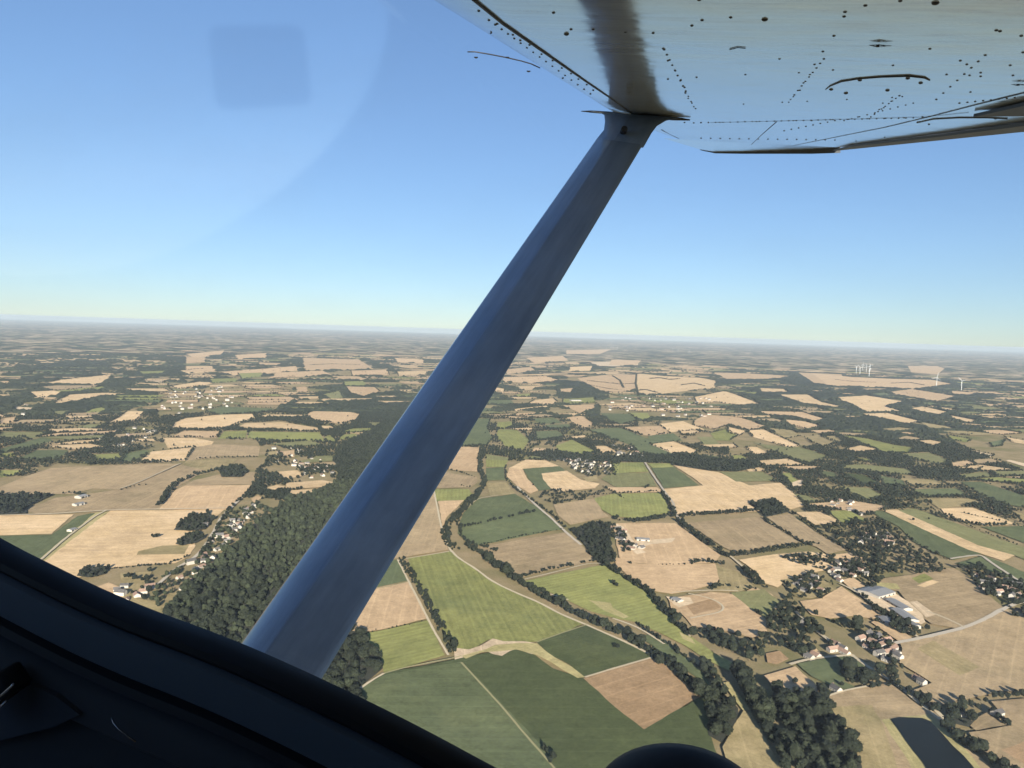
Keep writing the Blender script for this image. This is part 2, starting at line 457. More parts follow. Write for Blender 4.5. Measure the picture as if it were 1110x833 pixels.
TRACKS = '''
4:489,598 496,606 516,618 532,631 556,643 586,655 608,668 634,678 660,690 684,700 710,714 735,731 770,760
3.5:470,531 475,556 479,575 486,595 490,600
3:440,607 470,602 487,599
3:431,608 437,620 443,632 455,655 470,685 486,712
2.5:392,642 420,638 442,632
2:416,732 450,722 487,717 500,713
3:391,748 397,741 416,732
2.2:500,720 520,742 546,770 570,800 600,833 620,860
2:582,698 600,691 620,684 636,679
3:634,736 670,725 712,713
5.5:698,500 704,510 712,522 722,536 730,546 732,558 740,568
4:790,603 799,610 812,622
5.5:560,528 580,548 600,565 613,578 630,592
3:566,630 600,622 645,610 656,613
3:576,640 600,646 616,652
3:664,672 690,680 720,700
3:738,677 745,686 748,692
3:500,556 510,548 518,541 540,538
3:746,645 770,649 782,655 788,660 786,666 766,668 748,672
3:728,644 760,641 800,642
7:970,699 1005,692 1040,684 1065,674 1090,660 1114,652
5:862,664 872,674 890,690 910,704 926,714 945,728 975,745 1000,768 1030,790
5:856,722 870,717 885,715 905,713 926,712
4:925,638 945,655 975,680 995,692
4:1046,682 1020,668 1004,664
3:896,757 915,750 928,747 940,746
5:1012,770 1034,791
4:910,634 925,640 950,660
5.5:1030,607 1064,602 1072,610 1100,628 1130,648
4:40,612 72,584 104,560 116,554
6:166,640 190,618 212,606 226,588 240,562 254,548 268,535
5:0,560 60,558 120,554 180,553 244,552
4:196,503 150,524 130,531
3:170,670 150,660 120,645 90,634
'''
PONDS = '''
965,782 975,780 1000,781 1008,784 1024,801 1054,833 1075,862 1020,862 1000,829 982,806
419,470 424,458 430,457 434,466 424,474
621,417 627,414 626,419 622,421
'''
HEDGES = '''
8|2|10|.3|bocage:636,413 655,415 672,417 690,416
8|2|10|.3|bocage:664,408 672,413 676,421
8|3|10|.3|bocage:704,411 715,410 726,412 736,411
8|2|10|.3|bocage:690,424 700,423 712,426
8|2|9|.3|bocage:703,403 690,406 689,416 692,430
7|1|10|.3|bocage:640,418 660,422 680,424
8|2|10|.3|bocage:738,418 752,416 764,419
8|2|10|.3|bocage:330,386 350,388 372,389
8|2|10|.3|bocage:336,396 360,395 390,396
8|2|10|.3|bocage:905,412 925,414 950,415
8|2|10|.3|bocage:965,416 985,415 1002,418
12|2|8.5|.5|dark bushy tree in the hedge beside the curving sandy track:505,592 520,600 540,616 560,630 580,643 605,657 625,668 650,680 680,693 700,706 725,724 750,745 772,764
9|1|8|.45|tree in the short second hedge below the striped green field:690,678 705,688 725,701 745,717 762,730
10|2|9|.3|dark tree on the right edge of the striped green field:640,600 652,612 670,622 690,635 705,645 715,658 728,672 740,684 750,692
7|1|7|.35|tree in the hedge along the bottom of the tan field:563,627 580,623 600,618 625,613 645,609
5|1|6|.4|low tree in the thin hedge above the tan field:522,592 545,586 570,581 600,576 612,574
9|1|8|.3|tree in the broken row crossing the dark green meadow:497,573 510,571 523,568
9|1|8|.3|tree in the broken row crossing the dark green meadow:527,567 546,563
9|1|8|.3|tree in the broken row crossing the dark green meadow:550,562 556,561
9|1|8|.3|tree in the broken row crossing the dark green meadow:563,559 580,556
10|2|9|.45|tree along the winding stream beside the wing strut:522,487 520,500 521,512 526,522 522,532 514,542 500,556 488,568 482,578 484,590 494,598
9|1|9|.4|tree along the winding stream beside the wing strut:512,540 500,552 496,568 500,582 510,590 540,600
8|1|10|.3|tree in the hedge running beside the pale lane:548,506 548,520 560,532 580,545 600,560 612,573
6|1|8|.4|low mid distance hedge tree between two pink fields:484,509 500,513 515,518
6|1|8|.4|low mid distance hedge tree between two pink fields:498,527 510,529
8|2|7|.4|bushy tree in the narrow hedge between the bright green fields:434,607 446,625 458,645 468,663 478,680 486,695 490,709
3.5|1|7|.4|low shrub in the hedge below the pink field:392,688 414,684 440,679 462,674
10|2|9|.3|tree in the dark belt below the pale green field:664,563 690,567 710,564 732,560
11|1|9|.3|tree beside the pale road between fields:718,536 724,544 728,552 732,560
10|2|9|.3|tree in the dark belt under the large straw field:736,561 760,559 790,557 824,554
10|2|9|.3|tree in the dark diagonal belt right of the quarry farm:734,564 748,576 762,586 778,598 790,605
9|2|9|.3|tree in the dark belt above the bright straw field:786,604 810,602 840,597 866,593 886,590
8|1|8|.3|small tree in the hedge between two tan fields:826,562 836,570 850,577 862,584 870,589
8|1|7|.25|small tree on the shaded lane edge:858,556 875,568 890,580 910,592 925,600
4|1|8|.3|low hedge tree crossing the pink field:710,613 745,613
9|2|9|.3|tree in the clump beside the pink field:745,612 755,610 770,611 786,612
10|2|9|.3|dark tree where the lane meets the bright straw field:806,618 814,624 822,632 828,638
8|1|9|.4|tree on the upper edge of the olive meadow:768,641 780,636 792,636 806,640 820,640
13|2|10|.55|tall tree in the wooded strip beside the wheel:764,722 772,740 780,758
15|2|11|.72|tall grey green poplar in the long double row beside the pond wood:796,726 805,742 818,764 832,790 846,812 862,840
11|1|9|.6|bush beside the grassy lane next to the pond wood:842,770 852,790 862,808 874,833
14|2|10|.3|large tree casting a long shadow below the hamlet:912,724 925,734 945,739 962,732 972,737
13|1|10|.4|tree in the dense clump below the hamlet:915,734 930,745 948,748 965,745
11|1|9|.3|tree on the corner of the small green paddock:882,742 890,750 897,757
10|2|9|.3|tree in the hedge leading down to the pond road:964,736 980,749 994,759 1006,769 1014,773
12|2|9|.4|tree in the dark belt on the far bank of the pond:1022,786 1037,800 1052,812 1068,822 1088,836 1104,852
11|2|9|.3|dark tree beside the pink field near the barns:902,674 912,679 925,683 933,681
10|1|9|.3|dark tree beside the pink field near the barns:945,673 956,680
8|1|9|.3|tree sheltering the grey farm sheds:932,646 940,652 950,660 962,668 976,680 992,691
9|2|9|.3|tree in the diagonal hedge beyond the tan fields:172,550 180,536 192,524 210,516 235,510 252,508
7|1|10|.3|tree in the hedge between the brown fields:212,498 240,497 280,496
8|1|9|.35|small tree along the upper edge of the large tan field:65,536 80,535 92,541
6|1|12|.35|small tree along the upper edge of the large tan field:128,533 145,528 165,525
7|1|9|.35|tree in the hedge above the strip fields:1004,551 1030,560 1045,568 1060,575 1080,583 1104,592
6|1|10|.35|tree in the hedge above the strip fields:1042,557 1064,561 1090,567 1112,573
7|1|10|.35|tree in the hedge above the strip fields:1056,546 1075,556 1095,566 1112,572
6|1|9|.35|small tree between the strip field and the hamlet:982,580 1000,594 1015,601 1032,610
9|1|10|.35|tree beside the village lane below the straw field:216,606 226,592 236,574 246,556 262,540
5|1|8|.35|small tree on the edge of the sloping plots:120,618 150,615 180,613 204,604
6|1|8|.35|tree in the hedge of the pale pasture:604,546 640,538 662,536 700,534 716,533
6|1|9|.35|tree in the hedge of the pale pasture:654,528 668,536 676,541
9|1|9|.3|tree at the lane corner by the sandy yard:700,530 704,528
9|1|9|.3|tree bordering the sandy yard above the river field:740,684 760,688 775,683
'''
WOODS = '''
13|10.5|.95|.42|forest tree left of the strut:178,668 190,650 212,626 226,616 244,598 258,590 262,578 285,565 300,552 312,542 332,538 360,528 372,512 360,500 366,486 380,478 400,470 420,455 436,440 462,434 475,440 450,500 425,550 400,600 372,650 350,690 330,780 250,790 195,730
12|9|.95|.5|tree of the small wood at the foot of the strut:340,690 383,686 395,690 401,705 413,717 415,727 402,738 388,748 396,770 360,765 340,735
10|9|.9|.3|tree of the dark wood below the quarry farm:618,575 650,567 660,572 662,590 668,610 650,612 632,590
10|8.5|.95|.3|tree in the triangular copse at the end of the straw field:810,546 840,543 856,556 830,562 823,553
11|10|.66|.4|tree of the tangled wood around the white cottage:756,684 775,681 785,690 815,695 832,690 830,672 845,655 848,645 862,650 872,664 880,676 895,694 880,710 862,712 850,704 838,700 826,704 824,722 810,722 800,712 782,704 765,698
12|10|.8|.55|tree of the scrubby wood behind the wheel:768,762 785,755 800,770 798,785 782,808 768,800
14|10|.95|.42|tree of the tall wood beside the pond:838,752 866,754 892,760 906,778 922,802 934,833 944,872 892,872 872,822 852,790 836,772
10|9.5|.56|.28|tree of the dark wood around the upper hamlet:888,572 910,568 955,562 975,578 985,592 1000,600 1018,612 1026,619 1010,625 990,623 962,624 945,641 930,634 900,622 906,609 926,602 910,590
10|9.5|.5|.28|tree among the houses of the right edge hamlet:1036,618 1060,614 1080,620 1110,632 1160,644 1160,694 1112,672 1092,662 1070,648 1055,632
9|9|.6|.35|tree among the scattered cottages beside the straw field:846,632 870,626 884,622 902,630 908,640 890,650 866,650
9|8.5|.6|.35|tree in the hedged block under the big straw field:846,606 870,602 905,604 900,622 880,618
11|9|.55|.3|tree in the gardens around the farm hamlet:948,664 962,664 982,676 998,690 985,694 968,684
10|9|.42|.35|garden tree in the lower hamlet:932,690 948,684 972,698 976,716 978,728 960,722 944,708
11|8.5|.85|.35|tree around the house beside the pond road:1024,770 1040,768 1058,782 1050,791 1030,786
10|9|.8|.3|tree of the copse on the tan field edge:-30,536 30,537 58,537 30,550 28,558 -30,560
10|9|.85|.3|tree of the copse above the brown field:236,508 262,505 270,511 262,518 240,518
9|8.5|.8|.38|tree of the copse at the straw field edge:188,576 196,566 206,560 225,557 233,562 222,575 205,577
9|8.5|.8|.45|tree of the copse at the straw field edge:190,591 200,582 215,577 223,584 212,590 196,593
8|8|.95|.35|tree of the small block below the straw field:83,626 90,617 120,615 113,624 96,628
9|9|.45|.4|garden tree in the village beside the forest:246,556 280,546 295,556 262,578 244,598 224,616 205,640 180,668 160,652 172,630 200,612 216,600 232,580
9|9|.4|.4|tree among the plots below the straw field:130,625 170,620 160,655 140,652
8|9|.5|.3|tree in the village among the pale fields:604,496 640,494 672,502 668,516 640,518 622,512
9|9|.85|.3|tree of the belt above the pale fields:560,492 600,490 640,494 690,496 722,500 700,502 640,500 600,499
10|9|.95|.28|tree of the broad belt across the straw fields:700,496 740,492 780,498 815,500 830,506 800,512 770,511 735,506
9|9|.6|.3|tree by the quarry farm sheds:656,568 672,572 682,590 690,598 676,600 664,584
7|9|.5|.4|tree beside the allotments above the pale pasture:584,536 600,532 640,534 660,530 650,540 610,547 590,548
'''
LONE = '''
9|.3|lone round tree standing inside the striped green field|665,635 668,637
7|.35|lone tree standing inside the dark green field near the brown square|669,704 666,703
9|.3|lone dark tree on the olive corner of the pink field|820,666 824,668
8|.35|lone thicket in the middle of the bright straw field|165,583 168,584 171,583
9|.3|lone tree on the field edge behind the barns|1004,683 1006,684
9|.3|tree casting a long thin shadow across the tan field by the pond road|1042,762 1052,768 1060,770 1068,763 1078,758 1084,757 1092,759 1101,757 1108,756
9|.3|tree around the small house right of the pond road|1076,776 1082,781 1088,786 1092,788
10|.3|lone tree at the edge of the right hamlet|1098,669 1102,670
8|.45|dark shrub standing at the bottom of the dark green field|589,815 592,818 599,824 596,828
7|.3|lone tree in the pale meadow|578,527 683,612
9|.35|tree beside the white cottage gable|866,676 884,668 892,690 900,700
8|.35|lone tree on the green paddock corner|912,745 862,742
7|.3|lone tree of the yellow strip fields|1007,564 990,565
'''
ZONES = '''
.66:-200,384 1300,384 1300,470 -200,470
.74:-200,384 200,384 200,402 -200,402
.50:200,380 640,376 720,400 700,425 200,425
.64:-200,470 190,470 190,502 60,508 40,516 -200,530
.62:186,470 460,470 420,540 380,540 330,545 250,540 262,528 290,500 280,480
.45:540,384 790,384 790,440 540,440
.60:480,440 790,440 790,498 730,506 700,502 480,500
.40:690,456 790,456 780,480 700,480
.22:170,414 320,420 300,446 250,446 170,452
.30:650,428 780,430 780,456 650,452
.90:770,412 912,412 960,428 905,431 840,446 800,424
.80:888,440 990,460 1080,500 1160,530 1160,560 1060,540 1000,520 940,500 890,480 
.74:790,496 910,480 1000,530 1010,560 960,560 880,560 850,530
.66:990,500 1300,540 1300,600 1110,580 1000,560
.92:380,428 500,425 480,470 350,470 380,462
.90:600,412 660,418 660,434 606,432
'''
HOUSES = '''
pale house in the small hamlet beside the grey barns|houses of the hamlet below the barns|0|35|934,694 941,690 946,697 951,693 940,703 948,706 955,701 960,697 953,711 962,709 968,705 961,717 972,711
white gabled house at the end of the hamlet nearest the tan field||0|30|973,714
white cottage in a clearing of the tangled wood||0|20|871,677
pale house beside the small green paddock|houses above the green paddock|0|30|877,714 884,712 905,699 913,704 915,709 903,706
small white hut beside the green paddock trees||0|20|906,749
dark roofed house inside the ring of trees by the pond road||0|10|1041,777
long cottage with a pale wall right of the pond road||0|30|1081,777
pale house in the clearing above the pond road|houses in the hedged garden|0|30|995,738 999,742
house scattered among trees on the right edge|houses of the right edge hamlet|22|30|1050,620 1112,636 1150,650 1150,680 1105,664 1070,645
house scattered in the dark wood of the upper hamlet|houses of the upper hamlet|14|35|930,578 965,580 970,596 940,600 930,592
house beside the lane above the bright straw field|houses beside the straw field|14|30|895,614 930,610 940,624 912,632 900,626
small cottage among the scattered trees below the straw field|cottages below the straw field|7|30|850,632 884,626 892,640 870,646
pale house in the trees above the strip fields|houses above the strip fields|12|25|895,540 925,545 935,560 905,552
house of the village strung along the lane by the forest|houses of the village beside the forest|34|40|246,558 276,548 282,556 256,578 240,600 216,620 200,640 182,656 172,644 196,620 214,602 232,582
bright white house standing at the corner of the straw field||0|10|223,571
large white house midway along the forest village||0|15|236,583
pale house on the plots below the straw field|houses on the plots|7|20|120,640 160,628 168,640 140,656
farmhouse beside the sandy quarry yard|houses of the quarry farm|10|40|660,572 674,574 690,592 700,598 686,600 672,588
house in the village among the pale fields|houses of the village among pale fields|30|30|606,498 650,498 668,508 656,516 624,512
house of the small place in the belt above the pale fields|houses in the tree belt|12|20|662,482 690,488 700,498 672,498
house in the far town above the straw fields|houses of the far town|46|20|655,432 775,432 770,454 720,452 690,446 650,446
house in the far left town|houses of the far left town|52|30|172,424 240,420 262,440 222,444 180,456 168,446
house in the hamlet below the far left town|houses of the lower left hamlet|20|10|92,468 168,460 170,472 120,492 90,484
pale house among trees above the allotment strips|houses above the forest edge|16|20|284,488 330,484 352,500 320,508 290,500
pale house in the clearing beside the upper forest|houses in the forest clearing|12|20|322,504 356,504 366,514 335,522
house on the far left edge|houses of the far left edge|14|10|4,438 40,440 60,446 30,452 4,448
pale house in the far right fields|houses in the far right fields|10|10|1020,444 1060,452 1100,468 1070,466
'''
BARNS = '''
barn|broad grey striped barn at the top of the farm yard|barn|34|5|2.2|941,647 959,642
barn|long pale grey barn standing diagonally in the farm yard|barn|15|4.5|2|965,653 984,664
barn|low grey shed between the long barn and the trees|barn|16|4|1.6|972,663 990,676
barn|grey shed at the lower end of the farm yard|barn|14|4|1.6|957,672 966,679
barn|small pale shed at the roadside end of the farm|barn|9|3.5|1.5|985,676 995,682
barn|white topped shed alone among the far green fields|barn|32|6|2|618,435 629,435
barn|pale low shed in the sandy quarry yard|barn|14|4|1.5|690,586 704,587
barn|pale farm shed between the big tan fields|barn|16|4.5|2|84,541 92,539
barn|long white roofed shed below the tan field edge|barn|12|4|1.5|80,549 90,547
barn|small white shed beside the green runway field|barn|10|3.5|1.5|75,577 81,575
barn|pale shed on the sandy yard above the striped field|barn|12|3.5|1.5|730,651 738,654
'''
TURBINES = '''
white wind turbine in the tight far cluster on the right|turbines of the tight cluster|928,405,.92 932,407,1.0 935,402,.95 939,404,.9 943,403,.95 942,409,1.05
white wind turbine standing alone left of another on the far right||1015,420,1.0
white wind turbine nearest the right edge of the view||1042,424,.95
small white wind turbine in the far middle cluster|turbines of the far middle cluster|657,380,.85 662,379,.8 665,378,.85 669,380,.85
small white wind turbine in the far row right of the middle|turbines of the far row|729,382,.85 735,383,.95 747,384,.85
'''

layer = 0
FIELD_W = []
def sheet(name, poly, mat, kind='structure'):
    global layer
    layer += 1; z = layer*.008
    # ragged edges: add points along each side with small offsets
    Q = []
    n = len(poly)
    for i in range(n):
        a, b = np.array(poly[i]), np.array(poly[(i+1) % n]); L = np.linalg.norm(b-a); k = max(1, min(40, int(L/14)))
        nd = np.array([-(b-a)[1], (b-a)[0]])/max(L, 1e-6)
        for j in range(k):
            p = a+(b-a)*j/k
            if j: p = p + nd*random.uniform(-1, 1)*min(1.6, .7+L*.002)
            Q.append(p)
    V = [(p[0], p[1], z) for p in Q]
    tris = tessellate_polygon([[Vector(v) for v in V]])
    F = []
    for t in tris:
        a, b, c = (V[i] for i in t)
        F.append(t if (b[0]-a[0])*(c[1]-a[1])-(b[1]-a[1])*(c[0]-a[0]) > 0 else t[::-1])
    me = mesh(name, V, F, mat)
    # UV: metres, x along the longest side
    best = max(range(n), key=lambda i: np.linalg.norm(np.array(poly[i])-np.array(poly[(i+1) % n])))
    d = np.array(poly[(best+1) % n])-np.array(poly[best]); d /= np.linalg.norm(d)
    uvl = me.uv_layers.new(name='UVMap')
    A = np.array(V)[:, :2]; U = np.stack([A@d, A@np.array([-d[1], d[0]])], 1)
    li = np.zeros(len(me.loops), np.int32); me.loops.foreach_get('vertex_index', li)
    uvl.data.foreach_set('uv', U[li].astype(np.float32).ravel())
    return tag(link(name, me), kind=kind)
for line in FIELDS.strip().splitlines():
    code, rest = line.split(':'); poly = [G(*p) for p in pts(rest)]
    nm, m = FM[code.strip()]
    sheet(nm, poly, m); FIELD_W.append(np.array(poly))
def ribbon(name, line, width, mat):
    global layer
    layer += 1
    Pn = np.array([G(*p) for p in line])
    # resample and smooth
    seg = np.linalg.norm(np.diff(Pn, axis=0), axis=1); cum = np.r_[0, np.cumsum(seg)]
    t = np.linspace(0, cum[-1], max(4, int(cum[-1]/12))); S = np.stack([np.interp(t, cum, Pn[:, i]) for i in (0, 1)], 1)
    for _ in range(4): S[1:-1] = (S[:-2]+2*S[1:-1]+S[2:])/4
    T = np.gradient(S, axis=0); T /= np.linalg.norm(T, axis=1)[:, None]; N = np.stack([-T[:, 1], T[:, 0]], 1)
    w = width/2*(1+rng.uniform(-.18, .18, (len(S), 2)))
    V = np.concatenate([S+N*w[:, :1], S-N*w[:, 1:]]); V = np.c_[V, np.full(len(V), layer*.008)]; n = len(S)
    F = [(i+n, i+n+1, i+1, i) for i in range(n-1)]
    tag(link(name, mesh(name, V, F, mat)), kind='structure')
for line in TRACKS.strip().splitlines():
    w, rest = line.split(':'); w = float(w)
    ribbon('road' if w > 5 else 'track', pts(rest), w, M_ROAD if w > 5 else (M_TRACK if w >= 3 else M_GRASSY))
for line in PONDS.strip().splitlines():
    sheet('water', [G(*p) for p in pts(line)], M_WATER)

# smaller farmland between and beyond the traced fields: crooked parcels with gaps left for hedges
def inpoly(P, poly):
    x, y = P[:, 0], P[:, 1]; c = np.zeros(len(P), bool); j = len(poly)-1
    for i in range(len(poly)):
        xi, yi = poly[i]; xj, yj = poly[j]
        with np.errstate(divide='ignore', invalid='ignore'):
            c ^= ((yi > y) != (yj > y)) & (x < (xj-xi)*(y-yi)/(yj-yi)+xi)
        j = i
    return c
ZW = [(float(l.split(':')[0]), np.array(pts(l.split(':')[1]))) for l in ZONES.strip().splitlines()]
def density(Q):
    S = proj(np.c_[Q, np.zeros(len(Q))]); d = np.zeros(len(Q))
    for v, p in ZW:
        m = inpoly(S, p); d[m] = v
    return d
PARC = {k: [] for k in FM}; NEWF = []
for r0, r1, dx, dy, ang in ((1700, 3600, 150, 92, .55), (3600, 6200, 200, 122, .35), (6200, 10500, 270, 165, .5)):
    n = int(r1*1.7/dy); ca, sa = math.cos(ang), math.sin(ang)
    I, J = np.meshgrid(np.arange(-n, n), np.arange(-n, n)); jx = rng.uniform(-.3, .3, I.shape); jy = rng.uniform(-.3, .3, I.shape)
    wob = np.sin(I*.35+J*.2)*.6
    LX = (I+jx+.5*(J % 2)*rng.random())*dx; LY = (J+jy+wob)*dy; X = LX*ca-LY*sa; Y = LX*sa+LY*ca+r0
    C4 = np.stack([np.stack([X[a:X.shape[0]-1+a, b:X.shape[1]-1+b], Y[a:X.shape[0]-1+a, b:X.shape[1]-1+b]], -1) for a, b in ((0,0),(0,1),(1,1),(1,0))], 2).reshape(-1, 4, 2)
    ctr = C4.mean(1); rr = np.hypot(*ctr.T); ok = (rr > r0) & (rr < r1) & (np.abs(ctr[:, 0]) < ctr[:, 1]*.78+100)
    C4, ctr = C4[ok], ctr[ok]; dn = density(ctr); ok = (dn > 0) & (rng.random(len(dn)) < np.interp(dn, [.4, .6, .8, .92], [.9, .82, .70, .32])); C4, ctr = C4[ok], ctr[ok]
    hit = np.zeros(len(C4), bool)
    for w_ in (0, .45, .8):
        for k in range(4):
            q = ctr+(C4[:, k]-ctr)*w_
            for p in FIELD_W: hit |= inpoly(q, p)
    for q, c in zip(C4[~hit], ctr[~hit]):
        q = c+(q-c)*(1-rng.uniform(10, 16)/dy); PARC[rng.choice(list('SPTDOLG'), p=[.27, .22, .13, .08, .12, .07, .11])].append(q); NEWF.append(q)
for code, quads in PARC.items():
    if not quads: continue
    layer += 1; V, F = [], []
    for q in quads: b = len(V); V += [(x, y, layer*.008) for x, y in q]; F.append((b, b+1, b+2, b+3))
    me = mesh('farmland', V, F, FM[code][1]); uvl = me.uv_layers.new(name='UVMap'); li = np.zeros(len(me.loops), np.int32); me.loops.foreach_get('vertex_index', li)
    A = np.array(V)[:, :2]; uvl.data.foreach_set('uv', np.stack([A[:, 0]*.85+A[:, 1]*.52, A[:, 1]*.85-A[:, 0]*.52], 1)[li].astype(np.float32).ravel())
    tag(link('farmland', me), kind='structure')
FIELD_W += NEWF

# ------------------------------------------------------------------ trees
def ico(sub):
    bm = bmesh.new(); bmesh.ops.create_icosphere(bm, subdivisions=sub, radius=1)
    V = np.array([v.co[:] for v in bm.verts]); F = np.array([[v.index for v in f.verts] for f in bm.faces]); bm.free(); return V, F
ICO = {k: ico(k) for k in (1, 2, 3)}
def bumpy(V, amp, q, fr=2.3):
    ph = q.uniform(0, 6.28, (3, 3)); w = q.uniform(.8, 1.3, (3, 3))*fr
    d = sum(np.sin(V@w[i]+ph[i, 0])*np.cos(V[:, i]*fr*1.7+ph[i, 1]) for i in range(3))/3
    return V*(1+amp*d+q.normal(0, amp*.45, len(V)))[:, None]
def crown(seed, sub, lobes, cards, tall=1.0):
    """crown of a tree 1 unit high: overlapping uneven leaf masses with loose leaf sprays on them"""
    q = np.random.default_rng(seed); Vs, Fs, Ts, n = [], [], [], 0
    cs = [(0, 0, .56, .34)]
    for i in range(lobes):
        a = i*2.4+q.uniform(-.4, .4); rr = q.uniform(.17, .3); zz = q.uniform(.34, .78)
        cs.append((math.cos(a)*rr*(1.15-zz*.5), math.sin(a)*rr*(1.15-zz*.5), zz, q.uniform(.15, .24)))
    for i, (x, y, z, r) in enumerate(cs):
        V, F = ICO[sub]; V = bumpy(V, .22, q); V = V*np.array([r/tall**.5, r/tall**.5, r*q.uniform(.85, 1.1)])+np.array([x/tall**.5, y/tall**.5, z])
        V[:, 2] = np.maximum(V[:, 2], .14+q.uniform(0, .04, len(V)))
        Vs.append(V); Fs.append(F+n); n += len(V); Ts.append(np.full(len(V), q.uniform(.25, .6)))
    A = np.concatenate(Vs)
    for k in range(cards):
        p = A[q.integers(len(A))]+q.normal(0, .025, 3); p[2] = max(p[2], .15); a, b = q.normal(0, 1, 3), q.normal(0, 1, 3)
        a /= np.linalg.norm(a); b -= b.dot(a)*a; b /= np.linalg.norm(b); sz = q.uniform(.025, .06)
        Vs.append(np.array([p-a*sz, p+a*sz, p+b*sz*1.6])); Fs.append(np.array([[n, n+1, n+2]])); n += 3; Ts.append(np.full(3, q.uniform(.2, .9)))
    return np.concatenate(Vs), np.concatenate(Fs), np.concatenate(Ts)
def trunk():
    V, F = [], []
    for i, (z, r) in enumerate(((-.01, .035), (.12, .024), (.35, .018), (.6, .008))):
        for k in range(7): V.append((r*math.cos(k*.8976)+.01*math.sin(i*2), r*math.sin(k*.8976), z))
    for i in range(3):
        for k in range(7): F.append((i*7+k, i*7+(k+1) % 7, (i+1)*7+(k+1) % 7, (i+1)*7+k))
    for a in (0.4, 2.5, 4.4):                          # limbs
        b = len(V); ca, sa = math.cos(a), math.sin(a)
        for z, d, r in ((.2, 0, .014), (.42, .17, .006)):
            for k in range(4): V.append((ca*d+r*math.cos(k*1.57), sa*d+r*math.sin(k*1.57), z))
        for k in range(4): F.append((b+k, b+(k+1) % 4, b+4+(k+1) % 4, b+4+k))
    return V, F
LOD0 = [crown(100+i, 2, 8, 420, 1.0 if i < 5 else 1.7) for i in range(7)]
LOD1 = [crown(200+i, 1, 6, 60, 1.0 if i < 6 else 1.7) for i in range(8)]
LOD2 = [crown(300+i, 1, 1, 0) for i in range(8)]
ME_CROWN = [trimesh('crown', V, F, M_TREE, T) for V, F, T in LOD0]
ME_TRUNK = mesh('trunk', *trunk(), M_TRUNK)

TREES = []          # x, y, height, tint, source
SRC = {}
for line in HEDGES.strip().splitlines():
    head, rest = line.split(':'); h, rows, step, tint, label = head.split('|'); h, rows, step, tint = float(h), int(rows), float(step), float(tint)
    Pn = np.array([G(*p) for p in pts(rest)]); SRC[label] = None
    seg = np.linalg.norm(np.diff(Pn, axis=0), axis=1); cum = np.r_[0, np.cumsum(seg)]
    for k in range(rows):
        t = rng.uniform(0, step)
        while t < cum[-1]:
            p = np.array([np.interp(t, cum, Pn[:, i]) for i in (0, 1)]); i = min(np.searchsorted(cum, t, 'right')-1, len(seg)-1)
            d = (Pn[i+1]-Pn[i])/max(seg[i], .1); nrm = np.array([-d[1], d[0]])
            off = (k-(rows-1)/2)*step*.8+rng.normal(0, step*.16)
            hh = h*rng.uniform(.55, 1.2)*(1.35 if rng.random() < .08 else 1)
            if rng.random() < .10: t += step; continue
            TREES.append((*(p+nrm*off), hh, tint+rng.uniform(-.22, .25), label)); t += step*rng.uniform(.6, 1.3)
s = NT('forest_floor_shade'); s.b.inputs['Base Color'].default_value = (.022,.024,.014,1); s.b.inputs['Roughness'].default_value = 1; M_FLOOR_SHADE = s.m  # undergrowth kept near black: shade between the crowns put into its colour
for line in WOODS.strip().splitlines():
    if float(line.split('|')[2]) >= .75: sheet('forest_floor_shade', [G(*p) for p in pts(line.split(':')[1])], M_FLOOR_SHADE)
for line in WOODS.strip().splitlines():
    head, rest = line.split(':'); h, step, dens, tint, label = head.split('|'); h, step, dens, tint = map(float, (h, step, dens, tint))
    poly = np.array([G(*p) for p in pts(rest)]); lo, hi = poly.min(0), poly.max(0)
    gx, gy = np.meshgrid(np.arange(lo[0], hi[0], step), np.arange(lo[1], hi[1], step*.87)); gx = gx+((np.arange(gx.shape[0]) % 2)*step/2)[:, None]
    Q = np.stack([gx.ravel(), gy.ravel()], 1); Q = Q+rng.normal(0, step*.22, Q.shape); Q = Q[inpoly(Q, poly) & (rng.random(len(Q)) < dens)]
    for p in Q: TREES.append((*p, h*rng.uniform(.5, 1.28), tint+rng.uniform(-.3, .32), label))
for line in LONE.strip().splitlines():
    h, tint, label, rest = line.split('|')
    for p in pts(rest): TREES.append((*G(*p), float(h)*rng.uniform(.9, 1.15), float(tint), label))

# mid-distance bocage: whatever is not a field is trees, with thin places
def fbm(Q, sc, seed):
    q = np.random.default_rng(seed); out = np.zeros(len(Q))
    for o in range(4):
        a = q.uniform(0, 6.28, 6)
        for k in range(6): out += np.sin((Q[:, 0]*math.cos(a[k])+Q[:, 1]*math.sin(a[k]))*6.28/sc*(2**o)*(.7+.1*k)+a[k]*7+o)/(2**o)/6
    return out
FB = [(p.min(0), p.max(0), p) for p in FIELD_W]
def infields(Q, grow=0):
    m = np.zeros(len(Q), bool)
    for lo, hi, p in FB:
        k = np.where((Q[:, 0] > lo[0]) & (Q[:, 0] < hi[0]) & (Q[:, 1] > lo[1]) & (Q[:, 1] < hi[1]))[0]
        if len(k): m[k] |= inpoly(Q[k], p)
    return m
def grid(r0, r1, step):
    x = np.arange(-r1*.86, r1*.86, step); y = np.arange(600, r1, step); X, Y = np.meshgrid(x, y)
    X = X+rng.uniform(-.33, .33, X.shape)*step; Y = Y+rng.uniform(-.33, .33, X.shape)*step
    return X, Y
X, Y = grid(900, 3400, 8.5); Q = np.stack([X.ravel(), Y.ravel()], 1); rr = np.hypot(Q[:, 0], Q[:, 1])
Q = Q[(rr < 3400) & (np.abs(Q[:, 0]) < Q[:, 1]*.80+60)]; dn = density(Q); Q = Q[dn > 0]; dn = dn[dn > 0]
keep = (fbm(Q, 260, 3)*.42+rng.uniform(-.14, .14, len(Q)) < (dn-.60)*1.1) & ~infields(Q); Q = Q[keep]
